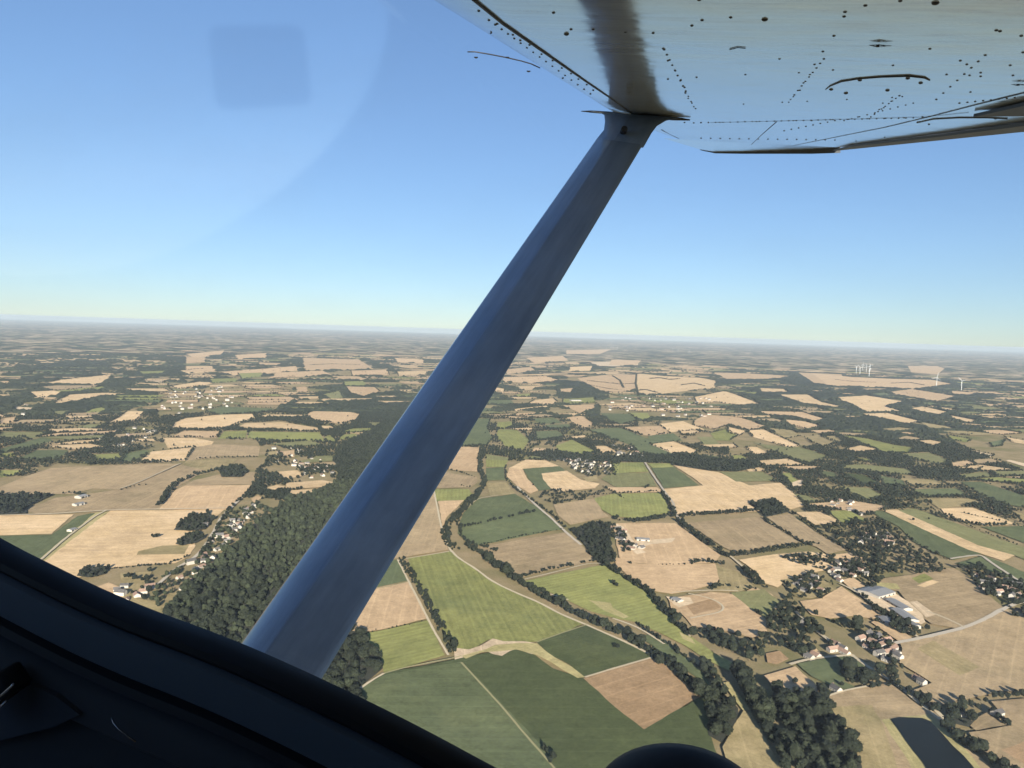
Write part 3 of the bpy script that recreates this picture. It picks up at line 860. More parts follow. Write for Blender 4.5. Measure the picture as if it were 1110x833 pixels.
for p in Q: TREES.append((*p, 9.5*rng.uniform(.6, 1.25), .36+rng.uniform(-.25, .28), 'bocage'))
for p in FIELD_W:                                     # stray trees left standing in the farther fields
    c = p.mean(0); dd_ = np.hypot(*c)
    if not 2300 < dd_ < 6500: continue
    lo, hi = p.min(0), p.max(0); q = rng.uniform(lo, hi, (int(min(60, np.prod(hi-lo)/5200)), 2)); q = q[inpoly(q, p)] if len(q) else q
    for a in q:
        if rng.random() < .2: TREES.append((*a, 8*rng.uniform(.6, 1.2), .36, 'bocage'))
    if rng.random() < .75:                            # and along their edges
        for i in range(len(p)):
            a, b = p[i], p[(i+1) % len(p)]; L = np.linalg.norm(b-a)
            if rng.random() < .35: continue
            for k in np.arange(0, L, 8.5):
                if rng.random() < .72: TREES.append((*(a+(b-a)*k/max(L, 1)+rng.normal(0, 1.5, 2)), 8.5*rng.uniform(.55, 1.2), .34+rng.uniform(-.2, .25), 'bocage'))
canopy = []
for r0, r1, st, hh in ((3400, 5200, 9.5, 10.5), (5200, 9800, 17, 11)):
    X, Y = grid(r0, r1, st); Q = np.stack([X.ravel(), Y.ravel()], 1); rr = np.hypot(Q[:, 0], Q[:, 1])
    ok = (rr > r0) & (rr < r1) & (np.abs(Q[:, 0]) < Q[:, 1]*.82+60); dn = np.zeros(len(Q)); dn[ok] = density(Q[ok]); ok &= dn > 0
    ok[ok] &= (fbm(Q[ok], 420, 5)*.42+rng.uniform(-.13, .13, ok.sum()) < (dn[ok]-.59)*1.1)
    ok[ok] &= ~infields(Q[ok])
    Z = np.where(ok, hh*rng.uniform(.5, 1.25, len(Q)), -2.).astype(np.float32)
    ny, nx = X.shape; idx = np.arange(nx*ny).reshape(ny, nx)
    T = np.stack([idx[:-1, :-1], idx[:-1, 1:], idx[1:, 1:], idx[1:, :-1]], -1).reshape(-1, 4); T = T[ok[T].sum(1) >= 1]
    T = np.concatenate([T[:, [0, 1, 2]], T[:, [0, 2, 3]]])
    used, inv = np.unique(T, return_inverse=True); V = np.c_[Q[used], Z[used]]
    canopy.append((V, inv.reshape(T.shape), .34+rng.uniform(-.25, .25, len(V))))
n0 = len(canopy[0][0])
tag(link('woodland', trimesh('woodland', np.concatenate([c[0] for c in canopy]), np.concatenate([canopy[0][1], canopy[1][1]+n0]), M_TREE, np.concatenate([c[2] for c in canopy]))),
    'far dark green woods and hedges running on towards the hazy horizon', 'woodland', kind='stuff')

# the trees that show largest are things of their own, the rest is woodland
HID = [np.array(pts(t)) for t in ('262,700 380,530 645,140 705,140 520,480 345,738', '-50,580 0,588 25,610 60,630 150,668 262,707 400,770 520,833 520,900 -50,900', '655,833 680,815 735,800 790,815 815,840 815,900 655,900')]
TA = np.array([t[:4] for t in TREES]); S = proj(np.c_[TA[:, :2], TA[:, 2]*.6]); Dm = np.linalg.norm(np.c_[TA[:, :2], TA[:, 2]*0]-CAM, axis=1)
size = TA[:, 2]/Dm; vis = (S[:, 0] > 2) & (S[:, 0] < 1108) & (S[:, 1] < 830)
for p in HID: vis &= ~inpoly(S, p)
nohouse = np.array([t[4] != 'bocage' for t in TREES])
order = np.argsort(-np.where(vis & nohouse, size, 0))[:296]; single = np.zeros(len(TREES), bool); single[order] = True
for i in order:
    x, y, h, tint, label = TREES[i]
    o = tag(empty('tree', (x, y, 0), rng.uniform(0, 6.28), h*1.03), label, 'tree', 'trees: '+label)
    cr = link('crown', ME_CROWN[(5 if tint > .62 and rng.random() < .6 else 0)+int(rng.integers(5 if tint <= .62 else 2))], o)
    link('trunk', ME_TRUNK, o)
def soup(sel, lods, name, label):
    Vs, Fs, Ts, n = [], [], [], 0
    for i in sel:
        x, y, h, tint, _ = TREES[i]; V, F, T = lods[int(rng.integers(len(lods)))]; a = rng.uniform(0, 6.28); c, s_ = math.cos(a), math.sin(a)
        w = h*rng.uniform(.85, 1.12); V2 = np.c_[(V[:, 0]*c-V[:, 1]*s_)*w+x, (V[:, 0]*s_+V[:, 1]*c)*w+y, V[:, 2]*h]
        Vs.append(V2); Fs.append(F+n); Ts.append(T*.45+tint*.75-.03); n += len(V)
    if Vs: tag(link(name, trimesh(name, np.concatenate(Vs), np.concatenate(Fs), M_TREE, np.concatenate(Ts))), label, 'woodland', kind='stuff')
inview = (S[:, 0] > -160) & (S[:, 0] < 1270) & (S[:, 1] < 980)
rest = np.where(~single & inview)[0]; wood = np.array([TREES[i][4].startswith('wood ') or 'forest' in TREES[i][4] for i in rest])
soup([i for i in rest[wood] if Dm[i] < 1900], LOD1, 'forest', 'dense dark green forest whose crowns fill the valley beside the wing strut')
soup([i for i in rest[wood] if Dm[i] >= 1900]+[i for i in rest[~wood] if Dm[i] >= 1900], LOD2, 'woodland', 'smaller dark green trees and hedges between the mid distance fields')
soup([i for i in rest[~wood] if Dm[i] < 1900], LOD1, 'hedgerow_trees', 'remaining dark green hedgerow trees lining the nearer fields')
print('TREES', len(TREES), 'canopy', [len(c[1]) for c in canopy])

# ------------------------------------------------------------------ houses
def house_mesh(L, W, Hh, rise, eave=.35):
    l, w = L/2, W/2
    Vw = [(-l,-w,-.3),(l,-w,-.3),(l,w,-.3),(-l,w,-.3),(-l,-w,Hh),(l,-w,Hh),(l,w,Hh),(-l,w,Hh),(-l,0,Hh+rise-.05),(l,0,Hh+rise-.05)]
    Fw = [(0,1,5,4),(2,3,7,6),(1,2,6,9,5),(3,0,4,8,7)]
    le, we = l+eave, w+eave; dz = rise*eave/w; t = .22
    Vr = [(-le,-we,Hh-dz),(le,-we,Hh-dz),(le,0,Hh+rise),(-le,0,Hh+rise),(le,we,Hh-dz),(-le,we,Hh-dz)]
    Vr += [(x, y, z+t) for x, y, z in Vr]
    Fr = [(6,7,8,9),(9,8,10,11),(1,0,3,2),(2,3,5,4),(0,1,7,6),(4,5,11,10),(1,2,8,7),(2,4,10,8),(3,0,6,9),(5,3,9,11)]
    return Vw, Fw, Vr, Fr
def boxm(x0, x1, y0, y1, z0, z1):
    V = [(x,y,z) for z in (z0,z1) for x,y in ((x0,y0),(x1,y0),(x1,y1),(x0,y1))]
    return V, [(3,2,1,0),(4,5,6,7),(0,1,5,4),(1,2,6,5),(2,3,7,6),(3,0,4,7)]
M_DARK = plain('window_glass', (.03,.035,.04), .2, spec=.5)
PRE = []
for (L, W, Hh, rise, roof) in ((12,8,3.4,3,M_ROOF),(14,8,5.2,3,M_ROOF),(11,8,3,2.6,M_ROOFT),(16,7.5,3.6,3,M_ROOFT),(10,7.5,5,2.8,M_ROOF)):
    Vw, Fw, Vr, Fr = house_mesh(L, W, Hh, rise)
    wi_V, wi_F = [], []
    for x in (-L*.32, 0, L*.3):
        for sgn in (-1, 1):
            V, F = boxm(x-.55, x+.55, sgn*W/2-.03, sgn*W/2+.03, .9 if x else .1, 2.2); b = len(wi_V); wi_V += V; wi_F += [tuple(q+b for q in fc) for fc in F]
    PRE.append((mesh('wall', Vw, Fw, M_WALL), mesh('roof', Vr, Fr, roof), mesh('window', wi_V, wi_F, M_DARK), mesh('chimney', *boxm(L*.36, L*.36+.9, -.4, .4, Hh+rise-.6, Hh+rise+1.1), M_ROOFT)))
def house(px, py, rz, k, label, group, sc=1.0, parts=True):
    x, y = G(px, py); o = tag(empty('house', (x, y, .3), rz, sc), label, 'house', group); w, rf, wn, ch = PRE[k]
    link('wall', w, o); ro = link('roof', rf, o)
    if parts: link('window', wn, o); link('chimney', ch, ro)
TREE_XY = None
for line in HOUSES.strip().splitlines():
    label, group, n, ang, rest = line.split('|'); n = int(n); P2 = pts(rest)
    if n == 0:
        for p in P2: house(*p, R(float(ang))+random.choice((0, 1.57))+random.uniform(-.25, .25), random.randrange(5), label, group, random.uniform(.85, 1.05))
    else:
        poly = np.array([G(*p) for p in P2]); lo, hi = poly.min(0), poly.max(0); got = []; apart = 21 if n >= 40 else 13
        while len(got) < n:
            q = rng.uniform(lo, hi)
            if not inpoly(q[None], poly)[0]: continue
            if any(np.hypot(*(q-g)) < apart for g in got): continue
            got.append(q)
        for q in got:
            pp = proj(np.array([[q[0], q[1], 0]]))[0]
            house(pp[0], pp[1], R(float(ang))+random.choice((0, 1.57))+random.uniform(-.5, .5), random.randrange(5), label, group, random.uniform(.68, .95)*(1.5 if n >= 40 else 1.1), False)
for line in BARNS.strip().splitlines():           # footprint corners: two ends of one long side and the depth in metres
    name, label, cat, depth, hh, rise, rest = line.split('|'); a, b = [np.array(G(*p)) for p in pts(rest)]
    L = np.linalg.norm(b-a); d = (b-a)/L; c = (a+b)/2; depth = float(depth)
    Vw, Fw, Vr, Fr = house_mesh(L, depth, float(hh), float(rise))
    o = tag(empty(name, (c[0], c[1], .3), math.atan2(d[1], d[0])), label, cat, 'farm sheds' if name == 'barn' else None)
    link('wall', mesh('wall', Vw, Fw, M_WALL), o); link('roof', mesh('roof', Vr, Fr, M_METAL), o)
    nd = max(2, int(L/9)); V, F = [], []
    for k in range(nd):
        for sg in (-1, 1):
            x = -L/2+L*(k+.5)/nd; v, f = boxm(x-1.8, x+1.8, sg*depth/2-.04, sg*depth/2+.04, 0, min(float(hh)-.4, 3.6)); q = len(V); V += v; F += [tuple(i+q for i in g_) for g_ in f]
    link('door', mesh('door', V, F, M_DARK), o)

# ------------------------------------------------------------------ wind turbines
def lathe(prof, seg, axis=2):
    V = [(r*math.cos(k*2*math.pi/seg), r*math.sin(k*2*math.pi/seg), z) for z, r in prof for k in range(seg)]
    F = [(i*seg+k, i*seg+(k+1) % seg, (i+1)*seg+(k+1) % seg, (i+1)*seg+k) for i in range(len(prof)-1) for k in range(seg)]
    F.append(tuple(range(seg))[::-1]); F.append(tuple((len(prof)-1)*seg+k for k in range(seg)))
    return V, F
ME_TOWER = mesh('tower', *lathe(((0, 2.4), (30, 2.1), (60, 1.8), (88, 1.4)), 16), M_WHITE, smooth=True)
ME_NAC = mesh('nacelle', [(y*1.0 if False else x, y, z) for x, y, z in boxm(-1.8, 1.8, -3, 8, 87.5, 91.5)[0]], boxm(-1.8, 1.8, -3, 8, 87.5, 91.5)[1], M_WHITE)
V, F = lathe(((0, 1.9), (1.6, 1.7), (2.8, .9), (3.3, .2)), 12); ME_HUB = mesh('hub', [(x, -z-3, y) for x, y, z in V], [f[::-1] for f in F], M_WHITE, smooth=True)
bv, bf = [], []
for i, (rr, ch, th, tw) in enumerate(((1.2, 1.2, .9, .6), (8, 3.2, .6, .35), (22, 2.2, .36, .16), (38, 1.3, .2, .06), (45, .5, .1, 0))):
    for k in range(8):
        a = k*math.pi/4; cx_, cy_ = ch/2*math.cos(a), th/2*math.sin(a); bv.append((cx_*math.cos(tw)-cy_*math.sin(tw), cx_*math.sin(tw)+cy_*math.cos(tw), rr))
for i in range(4):
    for k in range(8): bf.append((i*8+k, i*8+(k+1) % 8, (i+1)*8+(k+1) % 8, (i+1)*8+k))
ME_BLADE = mesh('blade', bv, bf, M_WHITE, smooth=True)
for line in TURBINES.strip().splitlines():
    label, group, rest = line.split('|')
    for p in pts(rest):
        x, y = G(p[0], p[1]); o = tag(empty('wind_turbine', (x, y, 0), R(random.uniform(-25, 35)), p[2]), label, 'wind turbine', group or None)
        link('tower', ME_TOWER, o); link('nacelle', ME_NAC, o); hb = link('hub', ME_HUB, o, (0, 0, 89.5)); a0 = random.uniform(0, 2)
        for k in range(3):
            b = link('blade', ME_BLADE, hb, (0, -4.4, 0)); b.rotation_euler = (0, a0+k*2.0944, 0)

# ------------------------------------------------------------------ the aeroplane: high wing, strut, cabin side
DA = 3.0
def dd(px, py): return cdir(px, py)
s_ax = dd(756, 179); s_ax /= np.linalg.norm(s_ax)
kk = -.12; c_ax = np.array([1, kk, -(.244+.288*kk)]); c_ax -= c_ax.dot(s_ax)*s_ax; c_ax /= np.linalg.norm(c_ax)
n_ax = np.cross(s_ax, c_ax); n_ax = n_ax if n_ax[1] > 0 else -n_ax
A0 = dd(690, 125)*DA
def PD(px, py, depth): return dd(px, py)*depth                       # camera-space point at a given distance
def WP(px, py, off=0):                                               # on the wing's lower skin -> (aft, out)
    D = dd(px, py); P = D*((n_ax.dot(A0)+off)/n_ax.dot(D)); return np.array([(P-A0).dot(c_ax), (P-A0).dot(s_ax)])
def wing(a, b, z=0): return A0+c_ax*a+s_ax*b+n_ax*z
ORIG = world(np.array([.1, -.9, .9]))
plane = tag(empty('airplane', ORIG), 'light aeroplane seen from its cabin, with dark sill, blue-grey strut and pale high wing', 'aeroplane')
def part(name, V, F, mat, parent=None, smooth=False, mi=None):
    W = [world(v)-ORIG for v in V]
    return link(name, mesh(name, W, F, mat, mi, smooth), parent or plane)
def solid(bevelless): return bevelless

def brushed(name, col, rough, spec, bump, metal=0, dirt=.34):
    s = NT(name); g = s.new('ShaderNodeNewGeometry'); tc = s.new('ShaderNodeTexCoord')
    mp = s.new('ShaderNodeMapping'); s.ln(tc.outputs['UV'], mp.inputs[0]); mp.inputs['Scale'].default_value = (1.6, 26, 1)
    n = s.noise(mp.outputs[0], 2.2, 6, .65); n2 = s.noise(g.outputs['Position'], 2.4, 4, .6)
    rgb = s.new('ShaderNodeRGB'); rgb.outputs[0].default_value = (*col, 1)
    m2 = s.new('ShaderNodeMapping'); s.ln(tc.outputs['UV'], m2.inputs[0]); m2.inputs['Scale'].default_value = (2.5, 9, 1)
    grime = s.noise(m2.outputs[0], 3.1, 7, .75)
    v = s.math('ADD', s.rng(grime, .55, .72, 0, -dirt), s.rng(n, .3, .7, .74, 1.14))
    v = s.math('ADD', v, s.rng(n2, .3, .7, -.13, .13))
    s.ln(s.hsv(rgb.outputs[0], v), s.b.inputs['Base Color'])
    s.ln(s.rng(grime, .3, .75, rough*.6, rough*(1+dirt*5)), s.b.inputs['Roughness'])
    s.b.inputs['Specular IOR Level'].default_value = spec; s.b.inputs['Metallic'].default_value = metal
    n3 = s.noise(g.outputs['Position'], 5, 2, .5)
    bp = s.new('ShaderNodeBump', Strength=bump, Distance=.01); s.ln(n3, bp.inputs['Height']); s.ln(bp.outputs[0], s.b.inputs['Normal'])
    return s.m
M_WING = brushed('wing_paint', (.255,.285,.295), .06, .22, .14, 0, .42)
M_STRUT = brushed('strut_paint', (.29,.37,.50), .13, .6, .05, 0, .10)
M_RIVET = plain('dark_rivet', (.03,.03,.035), .6)  # near-black colour of rivets, seams and small fittings
M_SEAL = plain('black_rubber', (.012,.012,.014), .5)
M_FRAME = plain('dark_blue_frame', (.11,.145,.185), .55, spec=.3)
M_TRIM = plain('black_trim', (.03,.033,.04), .6)
M_CHROME = plain('worn_metal', (.5,.52,.55), .25, metal=1)
M_TYRE = plain('tyre_rubber', (.010,.011,.014), .7)
M_DOOR = plain('door_card', (.06,.07,.085), .7)

# wing: lower skin, rounded nose, tapering outboard with a drooped tip
le0, le1 = WP(401, 0), WP(635, 118)
te0, te1 = WP(1110, 135), WP(911, 160)
def lin(p, q, b): return p[0]+(q[0]-p[0])*(b-p[1])/(q[1]-p[1])
BT = te1[1]                                                          # outboard end of the aileron
tipb = BT+.55
def LE(b): return lin(le0, le1, b) if b < .9 else lin(le0, le1, .9)+(b-.9)*.075
def TE(b): return lin(te0, te1, b)
bs = list(np.linspace(-5.2, -2.4, 6))+list(np.linspace(-2.2, BT, 26))
PROF = ((0,.075),(.006,.05),(.022,.03),(.05,.015),(.085,.006),(.125,.0),(.3,-.001),(.55,0),(.8,.0),(1,0))
V, F, UVs = [], [], []
TOP = ((1,.012),(.8,.05),(.5,.13),(.25,.17),(.1,.16),(.03,.12))
npf = len(PROF)+len(TOP)
for b in bs:
    l, t = LE(b), TE(b); ch = t-l
    for f_, z in PROF: V.append(wing(l+f_*(ch if f_ > .2 else 1.28), b, z)); UVs.append((l+f_*ch, b))
    for f_, z in TOP: V.append(wing(l+f_*ch, b, z+.012)); UVs.append((l+f_*ch, b))
for i in range(len(bs)-1):
    for k in range(npf): F.append((i*npf+k, i*npf+(k+1) % npf, (i+1)*npf+(k+1) % npf, (i+1)*npf+k))
wg = part('wing', V, F, [M_WING, M_RIVET], smooth=False)
uvl = wg.data.uv_layers.new(name='UVMap'); li = np.zeros(len(wg.data.loops), np.int32); wg.data.loops.foreach_get('vertex_index', li)
uvl.data.foreach_set('uv', np.array(UVs, np.float32)[li].ravel())
for p in wg.data.polygons: p.use_smooth = True
wg.data.set_sharp_from_angle(angle=R(28))
# control surface behind a dark gap
def plate(poly, z0, z1, mat, name, parent=None):
    n = len(poly); Vp = [wing(a, b, z0) for a, b in poly]+[wing(a, b, z1) for a, b in poly]
    return part(name, Vp, [tuple(range(n)), tuple(range(2*n-1, n-1, -1))]+[(i, i+n, (i+1) % n+n, (i+1) % n) for i in range(n)], mat, parent)
ga = TE(-.4)
plate([WP(1056,122), WP(1115,108), WP(1118,121), WP(1062,121.5)], -.004, -.012, M_TRIM, 'flap_gap', wg)
plate([WP(904,162), WP(1110,138.5), WP(1135,135.5), WP(1135,128.5), WP(1110,131.5), WP(1020,144.5), WP(922,157)], -.004, -.014, plain('grey_paint', (.075,.08,.085), .6), 'aileron', wg)
# skin seams, access panel rings and rivets
def tube(path, r, name, mat, parent=None, seg=6):
    Pn = [np.array(p, float) for p in path]; Vp, Fp = [], []
    for i, p in enumerate(Pn):
        t = Pn[min(i+1, len(Pn)-1)]-Pn[max(i-1, 0)]; t /= np.linalg.norm(t); a = np.cross(t, n_ax); a /= np.linalg.norm(a); b = np.cross(t, a)
        rr = r[i] if hasattr(r, '__len__') else r
        Vp += [p+rr*(math.cos(k*6.283/seg)*a+math.sin(k*6.283/seg)*b) for k in range(seg)]
    for i in range(len(Pn)-1): Fp += [(i*seg+k, i*seg+(k+1) % seg, (i+1)*seg+(k+1) % seg, (i+1)*seg+k) for k in range(seg)]
    Fp += [tuple(range(seg))[::-1], tuple((len(Pn)-1)*seg+k for k in range(seg))]
    return part(name, Vp, Fp, mat, parent, smooth=True)
# drooped tip fairing: one lower edge level with the photo's, closed back up to the skin
def onray(px, py, b):
    D = dd(px, py); return D*(s_ax.dot(A0)+b)/s_ax.dot(D)
lo_edge = [(759,163), (775,166.5), (805,167), (840,167), (880,167), (911,166)]
thk = [.7, 1.1, 1.9, 3.2, 4.8, 6.5]
tipV, ns = [], 6
for k, (px, py) in enumerate(lo_edge):
    f_ = k/(len(lo_edge)-1); p0 = wing(LE(BT)+(TE(BT)-LE(BT))*f_, BT-.01, .0015); p1 = onray(px, py-thk[k], BT+2.1)
    tipV += [p0+(p1-p0)*j_/ns for j_ in range(ns+1)]
part('wing_tip', tipV, [(k*(ns+1)+j_, k*(ns+1)+j_+1, (k+1)*(ns+1)+j_+1, (k+1)*(ns+1)+j_) for k in range(len(lo_edge)-1) for j_ in range(ns)], M_WING, smooth=True)
lipV = []
for k, (px, py) in enumerate(lo_edge): lipV += [onray(px, py-thk[k], BT+2.1), onray(px, py, BT+2.1), onray(px, py, BT+2.16), onray(px, py-thk[k], BT+2.16)]
part('tip_edge', lipV, [(k*4+j_, k*4+(j_+1) % 4, k*4+4+(j_+1) % 4, k*4+4+j_) for k in range(len(lo_edge)-1) for j_ in range(4)], plain('edge_paint', (.05,.055,.065), .5), wg)
def curvez(a, b):
    x = (a-LE(b))
    for (f0, z0), (f1, z1) in zip(PROF, PROF[1:]):
        if x <= f1*1.28: return z0+(z1-z0)*max(0, (x-f0*1.28))/((f1-f0)*1.28)
    return 0
def skin(px, py, up=.0):                                             # point on the (curved) lower skin under a pixel
    z = 0
    for _ in range(12):
        a, b = WP(px, py, z); z = .5*z+.5*curvez(a, b)
    return wing(a, b, z-up)
tube([skin(px, py, .0015) for px, py in ((505,-8), (517,2), (545,25), (575,46), (605,67), (635,88), (660,105), (684,122))], .0016, 'skin_seam', M_RIVET, wg)
tube([skin(*p, .001) for p in ((770,133), (820,132), (900,130), (1000,127), (1050,122))], .0004, 'skin_seam', M_RIVET, wg)
tube([skin(*p, .001) for p in ((717,141), (735,150), (752,159), (766,165))], .0012, 'skin_seam', M_RIVET, wg)
tube([skin(*p, .001) for p in ((842,132), (826,146), (808,163))], .0012, 'skin_seam', M_RIVET, wg)
tube([skin(*p, .001) for p in ((1112,100), (1060,113), (1010,126), (960,138), (900,150), (850,160))], .0009, 'skin_seam', M_RIVET, wg)
tube([skin(*p, .001) for p in ((994,133), (1012,129), (1040,127.5), (1070,127.5), (1092,128.5))], .002, 'panel_ring', M_RIVET, wg)
tube([skin(*p, .001) for p in ((507,56), (515,56), (530,58.5), (548,62), (565,66), (576,70), (585,75))], .0017, 'panel_ring', M_RIVET, wg)
tube([skin(*p, .001) for p in ((895,97), (900,93), (912,88), (930,85), (955,83), (985,82), (1002,84), (1008,87))], [.0008,.0014,.0018,.0018,.0018,.0018,.0015,.0008], 'panel_ring', M_RIVET, wg)
tube([skin(*p, .001) for p in ((791,53.5), (800,51), (808,52))], .0007, 'panel_ring', M_RIVET, wg)
RV = '''516,62 550,62 573,77 519,12 539,26 532,36 556,38 564,44 574,49 587,59 599,66 609,74 619,80 610,85 627,86 636,92 643,98 600,14 614,37 619,32 643,32 678,35 708,36 750,28 761,22 792,19 758,0 719,53 724,66 732,77 738,87 724,86 742,95 755,84 743,101 746,107 750,112 754,118
792,19 829,21 915,18 916,13 938,6 976,1 1014,3 904,39 892,56 883,70 866,79 878,81 903,76 808,81 871,90 867,98 860,105 855,111 848,111 806,113 875,110 845,64 968,71 1008,53 1041,66 1048,70 1026,81 1063,79 1063,83 1080,33 1084,34 1107,39 1095,71 1098,82 1109,57 1052,100 1051,82 966,110 967,106 978,105 918,108 958,117 957,112 953,119 948,124 930,127 901,97 917,101 962,98 984,85 998,90 932,87 1079,129 1007,135 928,153 959,149 742,133 760,133 780,133 800,132.5 820,132 840,131.5 860,131 880,131 900,130 920,129.5 940,129 960,128.5 980,128 1000,127'''
rv, rf = [], []
def dots(x0, y0, x1, y1, n): return ' '+' '.join('%.1f,%.1f' % (x0+(x1-x0)*i/n, y0+(y1-y0)*i/n) for i in range(n+1))
RV += dots(752,133.5,990,128,30)+dots(893,64,857,108,9)+dots(720,54,752,116,11)+dots(975,104,944,127,8)+dots(1040,112,1100,106,7)+dots(530,22,640,102,16)+dots(760,150,905,152,14)+dots(1068,60,1015,108,7)+dots(850,142,905,131,7)+dots(915,131,990,112,9)
for i, (px, py) in enumerate(pts(RV.replace('\n', ' '))):
    p = skin(px, py, 0); big = .0055 if (px, py) in ((916,18),(915,13),(1014,3),(829,21),(614,37),(901,97),(917,101),(962,98),(984,85),(998,90),(932,87),(550,62),(573,77),(516,62)) else .0031
    if py > 104 and px < 1000: big = .0024
    b0 = len(rv); depth = p[2]; big *= max(.75, depth/1.9)
    for r, z in ((1, 0), (.8, .5), (.35, .75)):
        for k in range(8): rv.append(p+big*(r*math.cos(k*.785)*c_ax+r*math.sin(k*.785)*s_ax)-n_ax*big*z*.8)
    for j in range(2): rf += [(b0+j*8+k, b0+j*8+(k+1) % 8, b0+j*8+8+(k+1) % 8, b0+j*8+8+k) for k in range(8)]
    rf.append(tuple(b0+16+k for k in range(8)))
part('rivet', rv, rf, M_RIVET, wg, smooth=True)
for px, py in ((952,47), (1104,90)):                                 # drain fittings
    p = skin(px, py, 0)
    fv = []; ff = []
    for ang, ln in ((0,.018), (.5,.014), (2.6,.009), (3.3,.012)):
        q = p+1.0*ln*(math.cos(ang)*c_ax+math.sin(ang)*s_ax)*1.0-n_ax*.003; nb = len(fv); w_ = np.cross(q-p, n_ax); w_ = w_/np.linalg.norm(w_)*.0035
        fv += [p-w_-n_ax*.002, p+w_-n_ax*.002, q+w_*.5, q-w_*.5, p-w_-n_ax*.005, p+w_-n_ax*.005]; ff += [(nb, nb+1, nb+2, nb+3), (nb+4, nb+3, nb+2, nb+5), (nb, nb+4, nb+5, nb+1)]
    part('fuel_drain', fv, ff, M_RIVET, wg)

# strut: streamlined section with a crease, and its flared cuff under the wing
def section(Lp, Rp, thick, crease=.42, n=7):
    """aerofoil ring between a leading and a trailing edge point; the near face is creased"""
    Lp, Rp = np.array(Lp), np.array(Rp); ch = Rp-Lp; mid = (Lp+Rp)/2; near = -mid/np.linalg.norm(mid); near -= near.dot(ch)*ch/ch.dot(ch); near /= np.linalg.norm(near)
    out = []
    prof = [(0,0),(.012,.18),(.05,.34),(.24,.69),(.425,.97),(.45,.99),(.475,.965),(.68,.62),(.90,.24),(.97,.12),(1,0)]
    for x, z in prof: out.append(Lp+ch*x+near*z*thick/2)
    for x, z in prof[-2:0:-1]: out.append(Lp+ch*x-near*z*thick/2)
    return out
def loft(rings, name, mat, parent=None, caps=True):
    n = len(rings[0]); Vp = [v for r in rings for v in r]; Fp = []
    for i in range(len(rings)-1): Fp += [(i*n+k, i*n+(k+1) % n, (i+1)*n+(k+1) % n, (i+1)*n+k) for k in range(n)]
    if caps: Fp += [tuple(range(n))[::-1], tuple((len(rings)-1)*n+k for k in range(n))]
    o = part(name, Vp, Fp, mat, parent, smooth=True); uvl = o.data.uv_layers.new(name='UVMap'); li = np.zeros(len(o.data.loops), np.int32); o.data.loops.foreach_get('vertex_index', li)
    uvl.data.foreach_set('uv', np.stack([(li//n)*.12, (li % n)*.011], 1).astype(np.float32).ravel()); return o
D0, D1 = 2.75, 1.72
rings = []
for t in np.linspace(0, 1.22, 14):
    inv = (1/D0)*(1-min(t, 1.22))+(1/D1)*t; dp = 1/inv
    lx, ly = 648+(262-648)*t, 150+(700-150)*t; rx, ry = 697+(362-697)*t, 157+(714-157)*t
    L_, R_ = PD(lx, ly, dp*1.015), PD(rx, ry, dp*.985); rings.append(section(L_, R_, np.linalg.norm(R_-L_)*.62))
st = loft(rings, 'wing_strut', M_STRUT); st.data.set_sharp_from_angle(angle=R(40))
cuff = []
for lx, ly, rx, ry, dp, th in ((640,121,742,128,2.93,.09), (650,122.5,733,129,2.92,.085), (655,125,722,131,2.90,.08), (656,132,712,137,2.86,.08), (655,141,706,145,2.81,.08), (647,151,699,157.5,2.745,.08), (645,154,697,160.5,2.74,.078)):
    cuff.append(section(PD(lx, ly, dp*1.02), PD(rx, ry, dp*.985), th))
cf = loft(cuff, 'strut_cuff', M_STRUT, st); cf.data.set_sharp_from_angle(angle=R(40))
tube([skin(*p, .006) for p in ((630,119.5), (642,120), (665,121.5), (700,124), (730,127), (748,128.5))], [.002,.007,.007,.007,.008,.003], 'cuff_seal', M_SEAL, st)
pm = PD(677,140,2.74)
sv = []; 
for k in range(10): sv.append(pm+.012*np.array([math.cos(k*.628), math.sin(k*.628), 0]))
sv += [v+np.array([0, 0, .05]) for v in sv]
part('screw', sv, [tuple(range(10))]+[(k, k+10, (k+1) % 10+10, (k+1) % 10) for k in range(10)], M_RIVET, st)

# cabin side with its window opening
ec = dd(262,707)*.62; e1 = dd(520,833)*.56-dd(20,605)*.66; e1 /= np.linalg.norm(e1)
e2 = np.array([.0, 1, -.18]); e2 -= e2.dot(e1)*e1; e2 /= np.linalg.norm(e2); en = np.cross(e1, e2); en = en if en[2] > 0 else -en   # en points outboard
def SP(px, py, off=0):
    D = dd(px, py); return D*((ec.dot(en)+off)/D.dot(en))
def S2(p): return np.array([(p-ec).dot(e1), (p-ec).dot(e2)])
def P3(q, off=0): return ec+e1*q[0]+e2*q[1]+en*off
hole = [S2(SP(px, py)) for px, py in ((-190,426), (-120,518), (-50,575), (0,603), (34,620), (62,634), (100,652), (150,673), (205,693), (262,716), (330,747), (400,781), (460,812), (520,845), (640,909), (800,994))]
HL = hole[0]
hole += [hole[-1]+np.array([.28, -.02]), hole[-1]+np.array([.34, .06]), hole[-1]+np.array([.36, .6]), hole[-1]+np.array([.3, .72]), HL+np.array([.12, .62]), HL+np.array([-.04, .5])]
